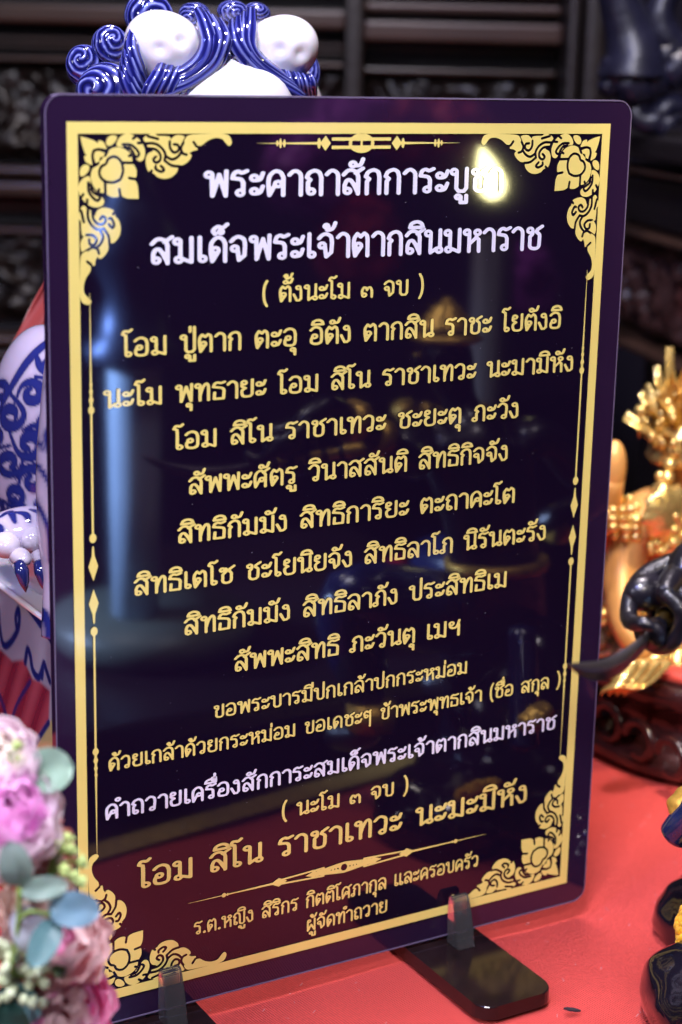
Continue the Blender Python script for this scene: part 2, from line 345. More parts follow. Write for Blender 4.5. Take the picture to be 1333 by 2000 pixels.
G = {  # looped Thai letters: consonants 100 high; (advance, strokes)
'ก': (64, [(L_, [(12, 3), (12, 50), (19, 60), (8, 70)]), [(8, 70), (16, 87), (33, 95), (47, 87), (52, 68)], (L_, [(52, 68), (52, 3)])]),
'ข': (66, [(O, 19, 83, 10), [(27, 77), (27, 66), (19, 56), (19, 40), (19, 16), (27, 7), (38, 5), (48, 8), (54, 18)], (L_, [(54, 18), (54, 97)])]),
'ค': (66, [(O, 38, 46, 10), (L_, [(29, 44), (12, 4)]), [(12, 4), (9, 40), (11, 72), (21, 89), (33, 95), (46, 88), (54, 70)], (L_, [(54, 70), (54, 3)])]),
'ง': (54, [(O, 27, 82, 10), (L_, [(37, 78), (40, 60), (40, 14)]), (L_, [(40, 14), (31, 5), (20, 5), (5, 42)])]),
'จ': (64, [(O, 18, 50, 10), (L_, [(27, 46), (32, 5), (49, 22)]), (L_, [(49, 22), (51, 60)]), [(51, 60), (47, 84), (31, 95), (17, 90), (7, 78)]]),
'ช': (68, [(O, 19, 83, 10), [(27, 77), (27, 66), (19, 56), (19, 40), (19, 16), (27, 7), (38, 5), (48, 8), (54, 18), (55, 45), (54, 64), (42, 76)], (L_, [(42, 76), (46, 86), (64, 99)])]),
'ซ': (68, [(O, 16, 83, 9), (L_, [(24, 78), (30, 88), (37, 80)]), [(37, 80), (30, 66), (19, 56), (19, 40), (19, 16), (27, 7), (38, 5), (48, 8), (54, 18), (55, 45), (54, 60), (46, 72)], (L_, [(46, 72), (48, 84), (66, 99)])]),
'ญ': (86, [(O, 20, 15, 9), (L_, [(12, 20), (12, 50), (19, 60), (8, 70)]), [(8, 70), (15, 87), (28, 95), (41, 87), (46, 68)], (L_, [(46, 68), (46, 12), (54, 5), (66, 5), (74, 14), (74, 97)]), (O, 46, -20, 7), (L_, [(54, -22), (57, -36), (74, -36), (76, -14)])]),
'ด': (66, [(O, 24, 46, 10), (L_, [(33, 42), (14, 4)]), [(14, 4), (9, 40), (11, 72), (21, 89), (33, 95), (46, 88), (54, 70)], (L_, [(54, 70), (54, 3)])]),
'ต': (68, [(O, 25, 44, 10), (L_, [(34, 40), (14, 4)]), [(14, 4), (9, 40), (10, 72), (20, 92)], (L_, [(20, 92), (32, 80), (44, 93)]), [(44, 93), (53, 84), (56, 66)], (L_, [(56, 66), (56, 3)])]),
'ถ': (64, [(O, 22, 15, 10), (L_, [(12, 18), (12, 50), (19, 60), (8, 70)]), [(8, 70), (16, 87), (33, 95), (47, 87), (53, 68)], (L_, [(53, 68), (53, 3)])]),
'ท': (68, [(O, 14, 84, 10), (L_, [(23, 80), (23, 4)]), [(23, 28), (30, 60), (40, 86), (49, 94), (56, 84), (57, 66)], (L_, [(57, 66), (57, 3)])]),
'ธ': (62, [(L_, [(14, 40), (12, 6), (50, 6), (52, 50)]), [(52, 50), (46, 62), (28, 68), (8, 72)], [(8, 72), (14, 89), (26, 95), (38, 91), (54, 97)]]),
'น': (70, [(O, 14, 84, 10), (L_, [(23, 80), (23, 5), (45, 22)]), (O, 54, 15, 10), (L_, [(57, 24), (57, 97)])]),
'บ': (68, [(O, 14, 84, 10), (L_, [(23, 80), (23, 18), (31, 6), (49, 6), (57, 18), (57, 97)])]),
'ป': (68, [(O, 14, 84, 10), (L_, [(23, 80), (23, 18), (31, 6), (49, 6), (57, 18), (57, 134)])]),
'ผ': (70, [(O, 20, 84, 9), (L_, [(12, 80), (12, 5), (34, 52), (57, 5), (57, 97)])]),
'พ': (76, [(O, 14, 84, 10), (L_, [(23, 80), (24, 5), (44, 84), (63, 5), (65, 97)])]),
'ภ': (68, [(O, 12, 14, 10), (L_, [(20, 20), (20, 50), (27, 60), (15, 70)]), [(15, 70), (22, 87), (38, 95), (51, 87), (56, 68)], (L_, [(56, 68), (56, 3)])]),
'ม': (70, [(O, 14, 84, 10), (L_, [(23, 80), (23, 25)]), (O, 18, 15, 10), (L_, [(27, 19), (55, 5)]), (L_, [(57, 5), (57, 97)])]),
'ย': (66, [(O, 20, 83, 10), [(11, 78), (11, 64), (26, 52)], [(26, 52), (13, 42), (11, 26), (17, 9), (32, 5), (47, 8), (54, 18)], (L_, [(54, 18), (54, 97)])]),
'ร': (56, [(O, 30, 15, 10), (L_, [(39, 20), (39, 52)]), [(39, 52), (33, 64), (20, 68), (7, 70)], [(7, 70), (12, 88), (24, 95), (35, 90), (50, 97)]]),
'ล': (66, [(O, 20, 15, 10), (L_, [(11, 18), (11, 38)]), [(11, 38), (17, 54), (28, 57), (38, 44)], (L_, [(38, 44), (54, 6)]), [(7, 78), (20, 93), (35, 95), (48, 88), (54, 70)], (L_, [(54, 70), (54, 3)])]),
'ว': (58, [(O, 34, 15, 10), (L_, [(43, 18), (46, 60)]), [(46, 60), (43, 84), (28, 95), (15, 90), (6, 78)]]),
'ศ': (70, [(O, 38, 44, 10), (L_, [(29, 42), (12, 4)]), [(12, 4), (9, 40), (11, 72), (21, 89), (33, 95), (46, 86), (54, 70)], (L_, [(54, 70), (54, 3)]), (L_, [(44, 84), (68, 104)])]),
'ส': (70, [(O, 20, 15, 10), (L_, [(11, 18), (11, 38)]), [(11, 38), (17, 54), (28, 57), (38, 44)], (L_, [(38, 44), (54, 6)]), [(7, 78), (20, 93), (35, 95), (48, 86), (54, 70)], (L_, [(54, 70), (54, 3)]), (L_, [(45, 84), (68, 102)])]),
'ห': (72, [(O, 14, 84, 10), (L_, [(23, 80), (23, 4)]), (L_, [(23, 34), (50, 62)]), (O, 53, 82, 10), (L_, [(48, 62), (58, 52), (59, 3)])]),
'อ': (66, [(O, 24, 46, 10), [(15, 44), (10, 30), (13, 11), (32, 5), (49, 10), (54, 26)], (L_, [(54, 26), (54, 66)]), [(54, 66), (48, 86), (33, 95), (18, 91), (8, 80)]]),
'ฯ': (66, [(O, 18, 80, 10), [(10, 76), (13, 58), (28, 50), (44, 58), (56, 96)], (L_, [(54, 70), (54, 3)])]),
'๓': (68, [(O, 18, 16, 10), [(9, 16), (8, 42), (16, 62), (26, 60), (32, 46)], [(32, 46), (38, 60), (48, 62), (56, 46)], (L_, [(56, 46), (56, 3)])]),
'ๆ': (60, [(O, 22, 52, 10), [(12, 54), (10, 78), (22, 93), (34, 84)], (L_, [(34, 84), (48, 96)]), (L_, [(44, 88), (46, 60), (46, -30)])]),
'ะ': (50, [(O, 16, 20, 10), [(22, 11), (34, 16), (42, 38)], (O, 16, 70, 10), [(22, 61), (34, 66), (42, 88)]]),
'า': (52, [[(6, 80), (18, 93), (30, 93), (40, 82), (42, 66)], (L_, [(42, 66), (42, 3)])]),
'เ': (38, [(L_, [(13, 97), (13, 20)]), (O, 22, 15, 10)]),
'แ': (72, [(L_, [(13, 97), (13, 20)]), (O, 22, 15, 10), (L_, [(47, 97), (47, 20)]), (O, 56, 15, 10)]),
'โ': (42, [(O, 24, 15, 10), (L_, [(15, 20), (15, 100), (14, 112), (2, 118)]), [(2, 118), (8, 132), (18, 133), (26, 130), (36, 140)]]),
'(': (32, [[(24, 130), (13, 100), (9, 55), (13, 10), (24, -20)]]),
')': (32, [[(8, 130), (19, 100), (23, 55), (19, 10), (8, -20)]]),
'.': (26, [('DOT', 12, 9, 10)]),
' ': (46, []),
'ั': (0, [(O, -34, 118, 9), [(-26, 112), (-10, 116), (-2, 138)]]),
'ิ': (0, [[(-52, 110), (-46, 126), (-28, 133), (-12, 126), (-6, 110)], (L_, [(-52, 110), (-6, 110)])]),
'ี': (0, [[(-52, 110), (-46, 126), (-28, 133), (-12, 126), (-6, 110)], (L_, [(-52, 110), (-6, 110)]), (L_, [(-7, 112), (-7, 144)])]),
'ื': (0, [[(-54, 110), (-48, 126), (-30, 133), (-14, 126), (-8, 110)], (L_, [(-54, 110), (-5, 110)]), (L_, [(-5, 112), (-5, 142)]), (L_, [(-21, 124), (-21, 142)])]),
'่': (0, [(L_, [(-10, 112), (-10, 136)])]),
'้': (0, [(O, -33, 126, 7), [(-26, 124), (-30, 110), (-12, 116), (-3, 138)]]),
'็': (0, [[(-44, 108), (-50, 122), (-36, 136), (-20, 132), (-6, 144)], (O, -26, 116, 7)]),
'ํ': (0, [(O, -14, 122, 9)]),
'ุ': (0, [(O, -22, -17, 8), (L_, [(-13, -16), (-13, -44)])]),
'ู': (0, [(O, -38, -17, 8), (L_, [(-29, -16), (-29, -40), (-10, -40), (-10, -12)])]),
}
UP = 'ัิีื็ํ'; TONE = '่้'
HW = 6.9; HC = 2.4
gcache = {}
def glyph(ch, hw):
    k = (ch, hw)
    if k not in gcache:
        adv, st = G[ch]
        if not st: gcache[k] = ([], [])
        else:
            X, Y = np.meshgrid(np.arange(-68, 100, HC), np.arange(-58, 158, HC))
            gcache[k] = march(strokes_sd(X, Y, st, hw), -68, -58, HC)
    return gcache[k]
def text_line(s, x0, x1, z, h, m, parent, hw=HW, label=None):
    """lettering between x0 and x1 (mm), baseline z (mm), consonant height h (mm)"""
    s = s.replace('ำ', 'ํา'); pen = 0; out = []; has_up = False; tall = False
    for ch in s:
        adv = G[ch][0]
        dx = dy = 0
        if adv == 0:
            if ch in TONE and has_up: dy = 30
            if tall and ch not in 'ุู': dx = -18
            if ch == 'ํ': dx = 8
            if ch in UP: has_up = True
        else: has_up = False; tall = ch == 'ป'
        out.append((ch, pen + dx, dy)); pen += adv
    sx = (x1 - x0) / (pen - 8) ; sz = h / 101.
    V = []; FF = []
    for ch, px, dy in out:
        gv, gf = glyph(ch, hw); b = len(V)
        V += [((x0 + (px + vx - 2) * sx) / 1000, -.00012, (z + (vy + dy) * sz) / 1000) for vx, vy in gv]
        FF += [[b + i for i in f] for f in gf]
    # overlapping marks never share a place; letters sit a hair proud of the print
    o = link('text_line', mesh_of(V, FF), m, parent, smooth=False)
    if label: o['label'] = label
    return o

# ------------------------------------------------------------------ the plaque
plq = thing('prayer_plaque', (0, 0, .007), 'dark glossy acrylic plaque with gold Thai lettering and ornate gold frame', 'plaque')
X0, X1, Z0, Z1 = -.1040, .1066, .0073, .3032
prism('print_sheet', rounded_slab(X1 - X0 - .0010, Z1 - Z0 - .0010, .0048, X0 + .0005, Z0 + .0005), .0003, .0030, M_border, plq)
def ring_mesh(outer, inner, y0, y1):
    n = len(outer); V = [(p[0], y0, p[1]) for p in outer] + [(p[0], y0, p[1]) for p in inner] + [(p[0], y1, p[1]) for p in outer] + [(p[0], y1, p[1]) for p in inner]
    FF = []
    for i in range(n):
        j = (i + 1) % n
        FF += [(i, j, n + j, n + i), (2 * n + i, 3 * n + i, 3 * n + j, 2 * n + j), (i, 2 * n + i, 2 * n + j, j), (n + i, n + j, 3 * n + j, 3 * n + i)]
    return mesh_of(V, FF)
o1 = rounded_slab(X1 - X0, Z1 - Z0, .0056, X0, Z0); o2 = rounded_slab(X1 - X0 - .0009, Z1 - Z0 - .0009, .0050, X0 + .00045, Z0 + .00045)
er = link('clear_edge', weld(ring_mesh(o1, o2, .0001, .0034)), M_edge, plq, smooth=False); er.data.materials.append(M_border)
for p in er.data.polygons:
    if p.normal.x < -.5: p.material_index = 1  # left side faces get the darker material, shade put into their colour
GX0, GX1, GZ0, GZ1 = -97.5, 97.5, 16.2, 295.4
def rect_ring(name, x0, x1, z0, z1, t, y, m, parent):
    o = [(x0, z0), (x1, z0), (x1, z1), (x0, z1)]; i = [(x0 + t, z0 + t), (x1 - t, z0 + t), (x1 - t, z1 - t), (x0 + t, z1 - t)]
    V = [(p[0] / 1000, y, p[1] / 1000) for p in o + i]; FF = [(k, (k + 1) % 4, 4 + (k + 1) % 4, 4 + k) for k in range(4)]
    return link(name, mesh_of(V, FF), m, parent, smooth=False)
rect_ring('gold_border', GX0, GX1, GZ0, GZ1, 3.35, -.0001, M_gold, plq)
V = [(x / 1000, .0002, z / 1000) for x, z in ((GX0 + 1, GZ0 + 1), (GX1 - 1, GZ0 + 1), (GX1 - 1, GZ1 - 1), (GX0 + 1, GZ1 - 1))]
link('black_ground', mesh_of(V, [(0, 1, 2, 3)]), M_print, plq, smooth=False)

T = [("พระคาถาสักการะบูชา", -54, 54, 273.4, 8.0, 1), ("สมเด็จพระเจ้าตากสินมหาราช", -71.8, 70.9, 254.0, 7.9, 1),
     ("( ตั้งนะโม ๓ จบ )", -34.3, 24.5, 240.9, 5.2, 0), ("โอม ปู่ตาก ตะอุ อิตัง ตากสิน ราชะ โยตังอิ", -80.9, 80.9, 226.8, 5.9, 0),
     ("นะโม พุทธายะ โอม สิโน ราชาเทวะ นะมามิหัง", -87, 87.3, 211.7, 5.7, 0), ("โอม สิโน ราชาเทวะ ชะยะตุ ภะวัง", -64.2, 65, 197, 5.7, 0),
     ("สัพพะศัตรู วินาสสันติ สิทธิกิจจัง", -59.3, 61.3, 182.4, 5.7, 0), ("สิทธิกัมมัง สิทธิการิยะ ตะถาคะโต", -63, 65, 167.1, 5.7, 0),
     ("สิทธิเตโซ ชะโยนิยจัง สิทธิลาโภ นิรันตะรัง", -77.8, 79.3, 152.1, 5.7, 0), ("สิทธิกัมมัง สิทธิลาภัง ประสิทธิเม", -60.8, 63.2, 136.8, 5.7, 0),
     ("สัพพะสิทธิ ภะวันตุ เมฯ", -43, 44.3, 121.9, 5.7, 0), ("ขอพระบารมีปกเกล้าปกกระหม่อม", -50.4, 48, 107.2, 4.5, 0),
     ("ด้วยเกล้าด้วยกระหม่อม ขอเดชะๆ ข้าพระพุทธเจ้า (ชื่อ สกุล )", -86.9, 89.1, 95.8, 4.5, 0),
     ("คำถวายเครื่องสักการะสมเด็จพระเจ้าตากสินมหาราช", -88.2, 88, 79.5, 5.2, 1), ("( นะโม ๓ จบ )", -24.8, 25, 66.9, 5.0, 0),
     ("โอม สิโน ราชาเทวะ นะมะมิหัง", -76.8, 77, 53.1, 7.2, 0), ("ร.ต.หญิง สิริกร กิตติโศภากุล และครอบครัว", -57.2, 56.4, 32.0, 4.6, 0),
     ("ผู้จัดทำถวาย", -14.5, 18, 22.9, 4.6, 0)]
for s, a, b, z, h, wh in T:
    text_line(s, a, b, z, h, M_white if wh else M_gold, plq, hw=(7.0 if h > 6 else 6.8) if wh else (6.4 if h > 6 else 6.6), label='lavender white line of Thai lettering' if wh else None)

# --- ornament of one corner, traced in its own grid (units as in the drawing: about 1/25 mm), mirrored about the diagonal
S0 = Vector((4.1, 4.1)); 
def o2m(p): # drawing units -> mm from the gold corner
    return np.array([4.1 + (p[0] - 108) * .0396, 4.1 + (p[1] - 150) * .0374])
shapes = [  # arm pieces (given once, mirrored)
 [(602, 172), (620, 148), (660, 130), (700, 130), (715, 146), (770, 148), (820, 156), (812, 185), (830, 165), (862, 143), (900, 140), (936, 152), (922, 182), (916, 210), (935, 262), (992, 293), (975, 335), (930, 370), (888, 378), (875, 425), (830, 465), (770, 478), (712, 462), (684, 434), (650, 430), (626, 385), (620, 325), (640, 280), (676, 262), (640, 242), (628, 205)],
 [(1325, 180), (1300, 142), (1240, 130), (1100, 132), (975, 140), (940, 168), (925, 205), (912, 240), (925, 270), (962, 286), (1002, 264), (1043, 255), (1034, 224), (1075, 222), (1130, 182), (1190, 163), (1245, 170), (1278, 205), (1302, 226), (1325, 212)],
 [(392, 222), (402, 175), (440, 138), (485, 130), (535, 146), (585, 190), (616, 260), (605, 325), (570, 342), (542, 318), (546, 292), (520, 300), (500, 268), (470, 242), (430, 230)],
 [(315, 215), (308, 188), (325, 156), (360, 142), (392, 150), (385, 182), (360, 210), (335, 222)],
]
diag = [  # centre pieces: half outlines from diagonal to diagonal, mirrored and closed
 [(108, 150), (165, 164), (228, 188), (243, 205), (250, 180), (284, 190), (302, 216), (310, 246), (262, 238), (222, 246), (213, 254)],
 [(210, 252), (248, 248), (290, 260), (299, 288), (280, 304), (258, 308)],
 [(278, 318), (318, 270), (345, 244), (395, 232), (455, 248), (503, 290), (518, 350), (544, 400), (546, 450), (535, 480), (556, 530), (562, 633)],
]
grooves = [
 [(630, 205), (690, 205), (745, 235), (778, 285), (772, 335)], [(640, 242), (700, 250), (738, 290), (735, 335), (702, 352), (682, 328), (704, 306)],
 [(815, 190), (818, 240), (850, 275), (888, 255), (882, 218), (848, 212)], [(780, 300), (830, 328), (880, 308), (912, 268)],
 [(778, 340), (830, 375), (890, 382)], [(700, 380), (700, 400), (742, 422), (768, 408), (742, 378)], [(650, 432), (668, 415)], [(640, 150), (720, 170)],
 [(925, 200), (906, 240), (920, 280), (952, 292)], [(438, 212), (500, 214), (548, 250), (568, 285), (552, 305)], [(452, 234), (500, 244), (528, 288)],
 [(545, 150), (520, 168)], [(1034, 228), (1010, 195)], [(440, 350), (518, 352)], [(488, 468), (545, 478)], [(505, 292), (488, 300)], [(585, 200), (560, 200)],
 [(310, 352), (320, 325), (350, 306), (385, 306), (418, 332), (436, 372), (438, 425), (418, 477)],
 [(212, 258), (250, 248), (296, 262)], [(300, 296), (318, 262)],
]
def mirror_d(p):
    q = o2m(p); return (q[1], q[0])
def orn_sd(X, Y):
    D = np.full(X.shape, 1e9)
    for P in shapes:
        Q = catmull([tuple(o2m(p)) for p in P], 3, True); D = np.minimum(D, poly_sd(X, Y, Q)); D = np.minimum(D, poly_sd(X, Y, [(q[1], q[0]) for q in Q]))
    for P in diag:
        h = catmull([tuple(o2m(p)) for p in P], 3); Q = h + [np.array((q[1], q[0])) for q in h[::-1]]; D = np.minimum(D, poly_sd(X, Y, Q))
    for P in grooves:
        Q = catmull([tuple(o2m(p)) for p in P], 3); Q2 = [(q[1], q[0]) for q in Q]
        for R_ in (Q, Q2):
            for a, b in zip(R_[:-1], R_[1:]): D = np.maximum(D, .42 - seg_d(X, Y, a, b)[0])
    return D
hc = .24; X, Y = np.meshgrid(np.arange(3, 58, hc), np.arange(3, 58, hc))
ov, of = march(orn_sd(X, Y), 3, 3, hc)
for sxx, szz in ((1, 1), (-1, 1), (1, -1), (-1, -1)):
    V = []
    for a, b in ov:
        V.append(((GX0 + a if sxx > 0 else GX1 - a) / 1000, -.0001, (GZ1 - b if szz > 0 else GZ0 + b) / 1000))
    link('corner_ornament', mesh_of(V, of), M_gold, plq, smooth=False)
# --- rules and dividers
def flat(name, fn, x0, x1, z0, z1, h, parent, m=None):
    X, Z = np.meshgrid(np.arange(x0, x1, h), np.arange(z0, z1, h)); v, f = march(fn(X, Z), x0, z0, h)
    return link(name, mesh_of([(a / 1000, -.0001, b / 1000) for a, b in v], f), m or M_gold, parent, smooth=False)
def taper(X, Z, a, b, wa, wb):
    d, t = seg_d(X, Z, a, b); return d - (wa + (wb - wa) * t)
def dia(X, Z, cx, cz, rx, rz): return (np.abs(X - cx) / rx + np.abs(Z - cz) / rz - 1) * min(rx, rz) * .7
def ell(X, Z, cx, cz, rx, rz): return (np.hypot((X - cx) / rx, (Z - cz) / rz) - 1) * min(rx, rz)
def side(X, Z):
    zc = 157.4; D = np.full(X.shape, 1e9); Z = np.abs(Z - zc) # symmetric
    for d in (taper(X, Z, (0, 54), (0, 14.5), .34, .34), taper(X, Z, (0, 54), (0, 60), .45, .38), taper(X, Z, (0, 60), (0, 89), .36, .06), ell(X, Z, 0, 14.8, 1.15, 1.5),
              taper(X, Z, (0, 12), (0, 9), .28, .5), dia(X, Z, 0, 5.9, 1.6, 4.7), ell(X, Z, 0, 54.2, 1.0, 1.25), ell(X, Z, 0, 57.2, .75, 1.0), ell(X, Z, 0, 59.8, .6, .8), ell(X, Z, 0, 62, .5, .6)):
        D = np.minimum(D, d)
    return D
for cx in (-91.1, 91.1): flat('side_rule', lambda X, Z: side(X - cx, Z), cx - 2.2, cx + 2.2, 66, 248, .22, plq)
def topd(X, Z):
    D = np.full(X.shape, 1e9); A = np.abs(X); zc = 289.2
    for d in (taper(A, Z, (13.5, zc), (36.8, zc), .42, .05), ell(A, Z, 27.3, zc, .45, 1.2), ell(A, Z, 28.6, zc, .45, 1.5), ell(A, Z, 29.7, zc, .4, .9), ell(A, Z, 15.2, zc, .6, 1.6), dia(A, Z, 12.9, zc, 1.9, 2.3),
              np.maximum(np.abs(np.abs(Z - zc) - 1.25) - .5, A - 10.7), ell(X, Z, 0, zc, 4.6, 3.0)): D = np.minimum(D, d)
    hole = np.maximum(A - 3.4, np.abs(Z - zc) - .7); hole = np.maximum(hole, .35 - A)
    return np.maximum(D, -hole)
flat('top_rule', topd, -38, 38, 285.5, 293, .22, plq)
def botd(X, Z):
    D = np.full(X.shape, 1e9); A = np.abs(X); zc = 44.0
    for d in (taper(A, Z, (26, zc), (59.2, zc), .40, .06), ell(A, Z, 46.2, zc, .8, .8), ell(A, Z, 44.8, zc, .4, .5), dia(A, Z, 25.5, zc, 3.2, 1.6),
              np.minimum(taper(A, Z, (8, zc + 1.5), (24.5, zc + .75), .3, .3), taper(A, Z, (8, zc - 1.5), (24.5, zc - .75), .3, .3)),
              taper(A, Z, (0, zc), (12.5, zc), 2.1, .7), dia(A, Z, 12, zc, 3.2, 1.1)): D = np.minimum(D, d)
    for c, r in ((0, 1.25), (2.4, .32), (3.7, .28), (5.0, .22)): D = np.maximum(D, r - np.hypot(A - c, Z - zc))
    return D
flat('bottom_rule', botd, -60.5, 60.5, 40.5, 47.5, .22, plq)

rs = random.Random(3); V = []; FF = []
for _ in range(150):
    x = rs.uniform(-.1, .1); z = rs.uniform(.012, .298); l = rs.uniform(.00007, .0002); w_ = rs.uniform(.00005, .0001); an = rs.uniform(0, PI); b = len(V); q = rs.uniform(.7, 1.3)
    for k in range(5): t = an + k * 2 * PI / 5; V.append((x + l * math.cos(t) * q, -.00022, z + w_ * math.sin(t) + l * .4 * math.cos(t)))
    FF.append(tuple(b + k for k in range(5)))
tag(link('dust_specks', mesh_of(V, FF), mat('dust', (.30, .28, .34), .9, spec=0), plq, smooth=False), kind='stuff')

# ------------------------------------------------------------------ stands
def stand(x0, x1, xc, label):
    t = thing('plaque_stand', ((x0 + x1) / 2, 0, 0), label, 'stand', 'stands holding the plaque')
    prism('base', rounded_slab(x1 - x0, .082, .0065, x0, -.0475), .0004, .0056, M_blackacr, t, 'xy', .0005)
    # clear front clip: leaning tab with rounded head
    prof = [(-.0015, .0056), (-.0095, .0056), (-.0082, .010), (-.0062, .0175), (-.0048, .0228), (-.0036, .0242), (-.0018, .0240), (-.0012, .0222)]
    bm = bmesh.new(); wd = .0036
    a = [bm.verts.new((xc - wd, p[0], p[1])) for p in prof]; b = [bm.verts.new((xc + wd, p[0], p[1])) for p in prof]
    bm.faces.new(a); bm.faces.new(b[::-1])
    for i in range(len(prof)): bm.faces.new((a[i], b[i], b[(i + 1) % len(prof)], a[(i + 1) % len(prof)]))
    bmesh.ops.bevel(bm, geom=[e for e in bm.edges], offset=.0004, segments=2, affect='EDGES')
    link('front_clip', to_mesh(bm), M_clip, t, smooth=False)
    box('back_clip', (xc - .0036, .0056, .0057), (xc + .0036, .0090, .03), M_clip, t, .0004)
M_clip = mat('clip_acrylic', (.97, .95, 1), .05, trans=.965, ior=1.4, coat=.8)
stand(.0275, .0583, .0466, 'black acrylic stand with clear clip under the right part of the plaque')
stand(-.0860, -.0552, -.0672, 'black acrylic stand with clear clip beside the pink flowers')

# ------------------------------------------------------------------ painted porcelain lion
def mm_col(*c): return c
WHITE = np.array([.44, .38, .52]); NAVY = np.array([.012, .016, .135]); MID = np.array([.07, .09, .50])
def porcelain(name):
    m = mat(name, (.8, .8, .86), .09, spec=.55, coat=.6, sub=.12); return attr_color(m)
def paint(o, fn):
    me = o.data; n = len(me.vertices); co = np.zeros(n * 3); me.vertices.foreach_get('co', co); co = co.reshape(-1, 3)
    c = fn(co); at_ = me.color_attributes.new('paint', 'FLOAT_COLOR', 'POINT')
    at_.data.foreach_set('color', np.hstack([c, np.ones((n, 1))]).ravel()); return o
M_porc = porcelain('porcelain_painted')
M_porcw = mat('porcelain_white', (.74, .71, .77), .08, spec=.55, coat=.6, sub=.15, var=.03, vs=40)
def blue_glaze():
    m = mat('porcelain_blue_glaze', (.03, .04, .35), .10, spec=.6, coat=.8); nt = m.node_tree; b = nt.nodes['Principled BSDF']
    tc = [n for n in nt.nodes if n.type == 'TEX_COORD'][0]
    n = nt.nodes.new('ShaderNodeTexNoise'); n.inputs['Scale'].default_value = 210; n.inputs['Detail'].default_value = 2; n.inputs['Distortion'].default_value = .5
    mp = nt.nodes.new('ShaderNodeMapping'); mp.inputs['Scale'].default_value = (3.2, 1.2, .7); nt.links.new(tc.outputs['Object'], mp.inputs[0]); nt.links.new(mp.outputs[0], n.inputs['Vector'])
    cr = nt.nodes.new('ShaderNodeValToRGB'); e = cr.color_ramp.elements
    e[0].position = .34; e[0].color = (.008, .009, .12, 1); e[1].position = .76; e[1].color = (.38, .42, .80, 1)
    k = cr.color_ramp.elements.new(.52); k.color = (.03, .035, .34, 1)
    nt.links.new(n.outputs[0], cr.inputs[0]); nt.links.new(cr.outputs[0], b.inputs['Base Color'])
    bp = nt.nodes.new('ShaderNodeBump'); bp.inputs['Strength'].default_value = .35; bp.inputs['Distance'].default_value = .0007
    nt.links.new(n.outputs[0], bp.inputs['Height']); nt.links.new(bp.outputs[0], b.inputs['Normal']); nt.links.new(bp.outputs[0], b.inputs['Coat Normal'])
    return m
M_blue = blue_glaze()
lion = thing('porcelain_lion', (-.01, .12, .125), 'blue and white porcelain guardian lion looking over the top of the plaque', 'figurine')
# head core
blob('head', at(420, 235, .118), (.043, .034, .034), M_porcw, lion)
# eyes: bulging egg shapes with two dimples facing the viewer
def eye(px, py, dims, slant, Y, sx):
    c = at(px, py, Y); vd = (Vector(CAM) - c).normalized(); rt = Vector((.866, -.499, 0)); up = vd.cross(rt) * -1
    if up.z < 0: up = -up
    ds = [(vd * .86 + rt * dx + up * dz).normalized() for dx, dz in dims]
    dn = (-up - rt * slant * .35).normalized()
    def fn(d):
        k = 1 - .05 * max(0, d.z) ** 3 + .42 * max(0, d.dot(dn)) ** 5
        k += .12 * max(0, d.dot((rt * slant + up * .6).normalized())) ** 2
        for q in ds:
            a = d.angle(q) if d.length > 0 else 9; k -= .085 * math.exp(-(a / .15) ** 2); k += .018 * math.exp(-((a - .33) / .14) ** 2)
        return k
    o = blob('eye', c, (.0126 * sx, .0122, .0118), M_porcw, lion, nu=96, nv=64, fn=fn); return o
eye(322, 90, [(-.10, -.06), (.46, .16)], -.7, .084, 1.02)
eye(548, 96, [(.0, .0), (.62, -.12)], .8, .084, 1.0)
blob('muzzle', at(450, 212, .079), (.0235, .017, .0185), M_porcw, lion, nu=48, nv=32)
# twisted brow locks between and around the eyes
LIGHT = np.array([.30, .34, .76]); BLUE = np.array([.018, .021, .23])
M_strand = attr_color(mat('porcelain_brushed_blue', (.1, .1, .5), .12, spec=.55, coat=.7))
def put_paint(o, cols):
    at_ = o.data.color_attributes.new('paint', 'FLOAT_COLOR', 'POINT'); at_.data.foreach_set('color', np.hstack([cols, np.ones((len(cols), 1))]).ravel()); return o
def lock(pts, Y, r, name='fur_lock', tw=0):
    """a lock of hair with raised strands, painted darker in the grooves"""
    P0 = [at(x, y, Y + dy) for x, y, dy in pts]; n0 = len(P0); P = [Vector(q) for q in catmull([tuple(p) for p in P0], 8)]; n = len(P); seg = 48; V = []; C = []
    rad = np.interp(np.linspace(0, n0 - 1, n), range(n0), [r * (.5 + .75 * math.sin(PI * (i + .6) / (n0 + .2))) for i in range(n0)]); prev = None; ph = random.uniform(0, 6)
    for i, p in enumerate(P):
        t = (P[min(i + 1, n - 1)] - P[max(i - 1, 0)]).normalized(); a_ = t.cross(Vector((0, 0, 1))) if prev is None else prev - t * prev.dot(t); a_.normalize(); prev = a_; b_ = t.cross(a_)
        for k in range(seg):
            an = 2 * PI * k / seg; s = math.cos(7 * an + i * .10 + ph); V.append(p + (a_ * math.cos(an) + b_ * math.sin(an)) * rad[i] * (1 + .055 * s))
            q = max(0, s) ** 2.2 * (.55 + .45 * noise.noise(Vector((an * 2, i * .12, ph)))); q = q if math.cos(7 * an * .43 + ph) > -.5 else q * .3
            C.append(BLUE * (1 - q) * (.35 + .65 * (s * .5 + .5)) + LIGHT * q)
    FF = [(i * seg + k, i * seg + (k + 1) % seg, (i + 1) * seg + (k + 1) % seg, (i + 1) * seg + k) for i in range(n - 1) for k in range(seg)]
    FF += [tuple(range(seg))[::-1], tuple((n - 1) * seg + k for k in range(seg))]
    return put_paint(link(name, mesh_of(V, FF), M_strand, lion), np.array(C))
